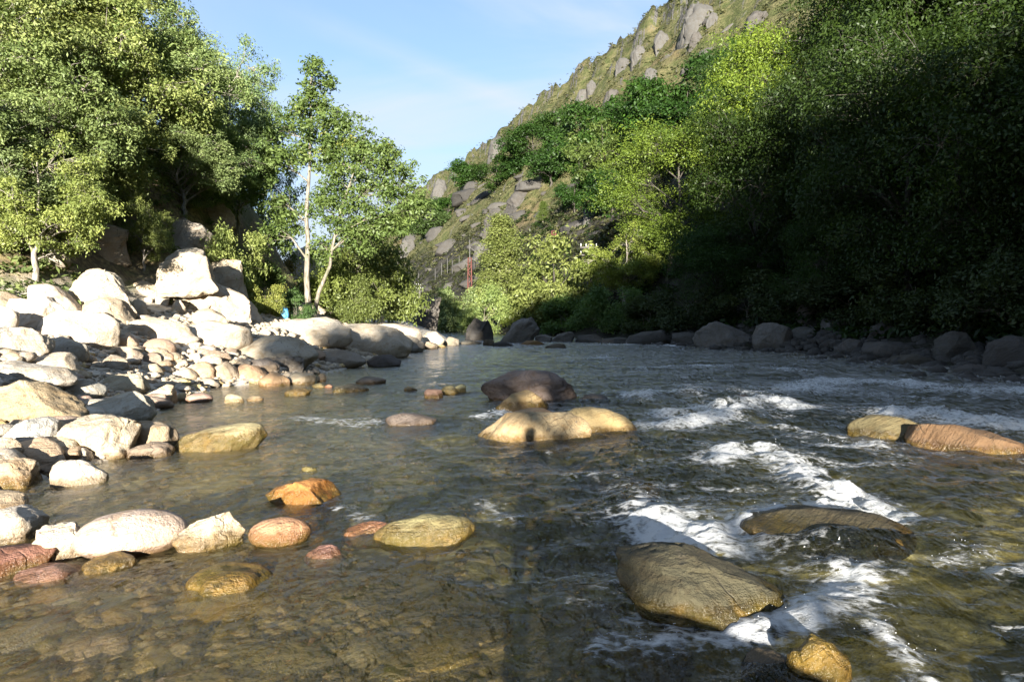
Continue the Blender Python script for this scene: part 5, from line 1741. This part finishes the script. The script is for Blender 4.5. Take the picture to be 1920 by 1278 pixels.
def post(px, py, top, arm, label):
    p = base_at(px, py)
    h = span(px, top, py, p.y)
    e = bpy.data.objects.new("railway_post", None); COL.objects.link(e); e.location = p
    r_ = max(.06, p.y * .00045)
    link("pole", Tubes().add([(0, 0, -.6), (0, 0, h)], [r_, r_ * .9], 6).mesh("pole", M_CONC), e)
    if arm:
        link("arm", Tubes().add([(0, 0, h * .45), (arm * 1.6, 0, h * .35)], [r_ * .45, r_ * .4], 5).mesh("arm", M_CONC), e)
    return tag(e, label, "railway post", "thin railway posts")


for a in [(746, 530, 508, 0, "thin post right behind the rusty mast by the willows"), (756, 540, 516, 0, "short pale post right of the rusty mast by the willows"),
          (778, 548, 522, .6, "thin post just left of the pole on the rock tower"), (785, 530, 512, 0, "faint post above the pole on the rock tower"),
          (816, 524, 504, 0, "faint thin post leftmost in the gully row"), (828, 520, 493, .6, "post with a slanting stay in the gully row"),
          (839, 512, 484, 0, "post left of centre in the gully row"), (848, 514, 488, 0, "post right of centre in the gully row"),
          (861, 508, 479, .9, "pale post with a side arm left of the tallest rusty mast"), (918, 478, 462, 0, "short post close to the pointed poplar")]:
    post(*a)

# blue bag in the shade of the alder
M_BAG = plain("bright_blue_fabric", (0.10, 0.34, 0.62), .7)
M_STRAP = plain("dark_webbing", (0.03, 0.04, 0.06), .8)
bp = hit(530, 600)
bag = bpy.data.objects.new("backpack", None); COL.objects.link(bag); bag.location = bp + Vector((0, .2, 0))
d4, f4 = ico(3)
bv = d4 * ((np.abs(d4) ** 3).sum(1) ** (-1 / 3))[:, None] * np.array([.2, .15, .3])
bv[:, 0] *= 1 - .25 * np.clip(bv[:, 2] / .3, 0, 1)
link("body", mesh_from("body", bv + (0, 0, .28), f4, M_BAG, True), bag)
link("pocket", mesh_from("pocket", d4 * np.array([.14, .06, .12]) + (0, -.15, .18), f4, M_BAG, True), bag)
link("handle", Tubes().add([(-.05, 0, .56), (-.03, 0, .63), (.03, 0, .63), (.05, 0, .56)], [.012] * 4, 5).mesh("handle", M_STRAP), bag)
for sx in (-1, 1):
    link("strap", Tubes().add([(sx * .09, .14, .5), (sx * .12, .22, .35), (sx * .12, .16, .1)], [.022] * 3, 5).mesh("strap", M_STRAP), bag)
tag(bag, "bright blue backpack in the shade left of the alder's foot", "bag")

# unseen boulder beside the photographer, added to throw shade on the near water
RS[0] += 1
pb = link("boulder", rock_mesh("boulder", 'round', (1.15, .6, .62), 555, 4))  # unseen, added only to shade the near water
pb.location = (.75, -1.45, .36)
pb.color = (*GRY, .1)
tag(pb, "unseen grey boulder added beside the photographer to shade the near water", "rock")

# ------------------------------------------------------------------ the photographer, whose shadow falls on the golden rock
sk = {  # joint: (x, y, z, radius)
    'pelvis': (0, -.36, .92, .15), 'waist': (0, -.36, 1.08, .135), 'chest': (0, -.37, 1.32, .16), 'neck': (0, -.36, 1.52, .06), 'chin': (0, -.33, 1.60, .075), 'head': (0, -.34, 1.72, .105), 'crown': (0, -.35, 1.82, .07),
    'ls': (-.18, -.37, 1.43, .07), 'le': (-.32, -.33, 1.20, .05), 'lw': (-.10, -.12, 1.40, .034), 'rs': (.18, -.37, 1.43, .07), 're': (.32, -.33, 1.20, .05), 'rw': (.10, -.12, 1.40, .034),
    'lh': (-.10, -.36, .86, .10), 'lk': (-.13, -.34, .50, .065), 'la': (-.14, -.36, .10, .045), 'lf': (-.15, -.20, .06, .045), 'rh': (.10, -.36, .86, .10), 'rk': (.13, -.34, .50, .065), 'ra': (.14, -.36, .10, .045), 'rf': (.15, -.20, .06, .045)}
ed = [('pelvis', 'waist'), ('waist', 'chest'), ('chest', 'neck'), ('neck', 'chin'), ('chin', 'head'), ('head', 'crown'), ('chest', 'ls'), ('ls', 'le'), ('le', 'lw'), ('chest', 'rs'), ('rs', 're'), ('re', 'rw'),
      ('pelvis', 'lh'), ('lh', 'lk'), ('lk', 'la'), ('la', 'lf'), ('pelvis', 'rh'), ('rh', 'rk'), ('rk', 'ra'), ('ra', 'rf')]
names = list(sk)
pm = bpy.data.meshes.new("body")
pm.from_pydata([sk[n][:3] for n in names], [(names.index(a), names.index(b)) for a, b in ed], [])
person = bpy.data.objects.new("person", pm)
COL.objects.link(person)
md = person.modifiers.new("skin", 'SKIN')
pm.skin_vertices.new()if not pm.skin_vertices else None
for i, n in enumerate(names):
    pm.skin_vertices[0].data[i].radius = (sk[n][3], sk[n][3])
    pm.skin_vertices[0].data[i].use_root = (n == 'pelvis')
person.modifiers.new("smooth", 'SUBSURF').levels = 1
person.modifiers["smooth"].render_levels = 1
pm.materials.append(plain("dark_clothes", (0.05, 0.055, 0.07), .9))
person.location = (0.06, 0.0, 0.08)
tag(person, "person standing behind the viewpoint in dark clothes, casting the shadow on the golden rock", "person")
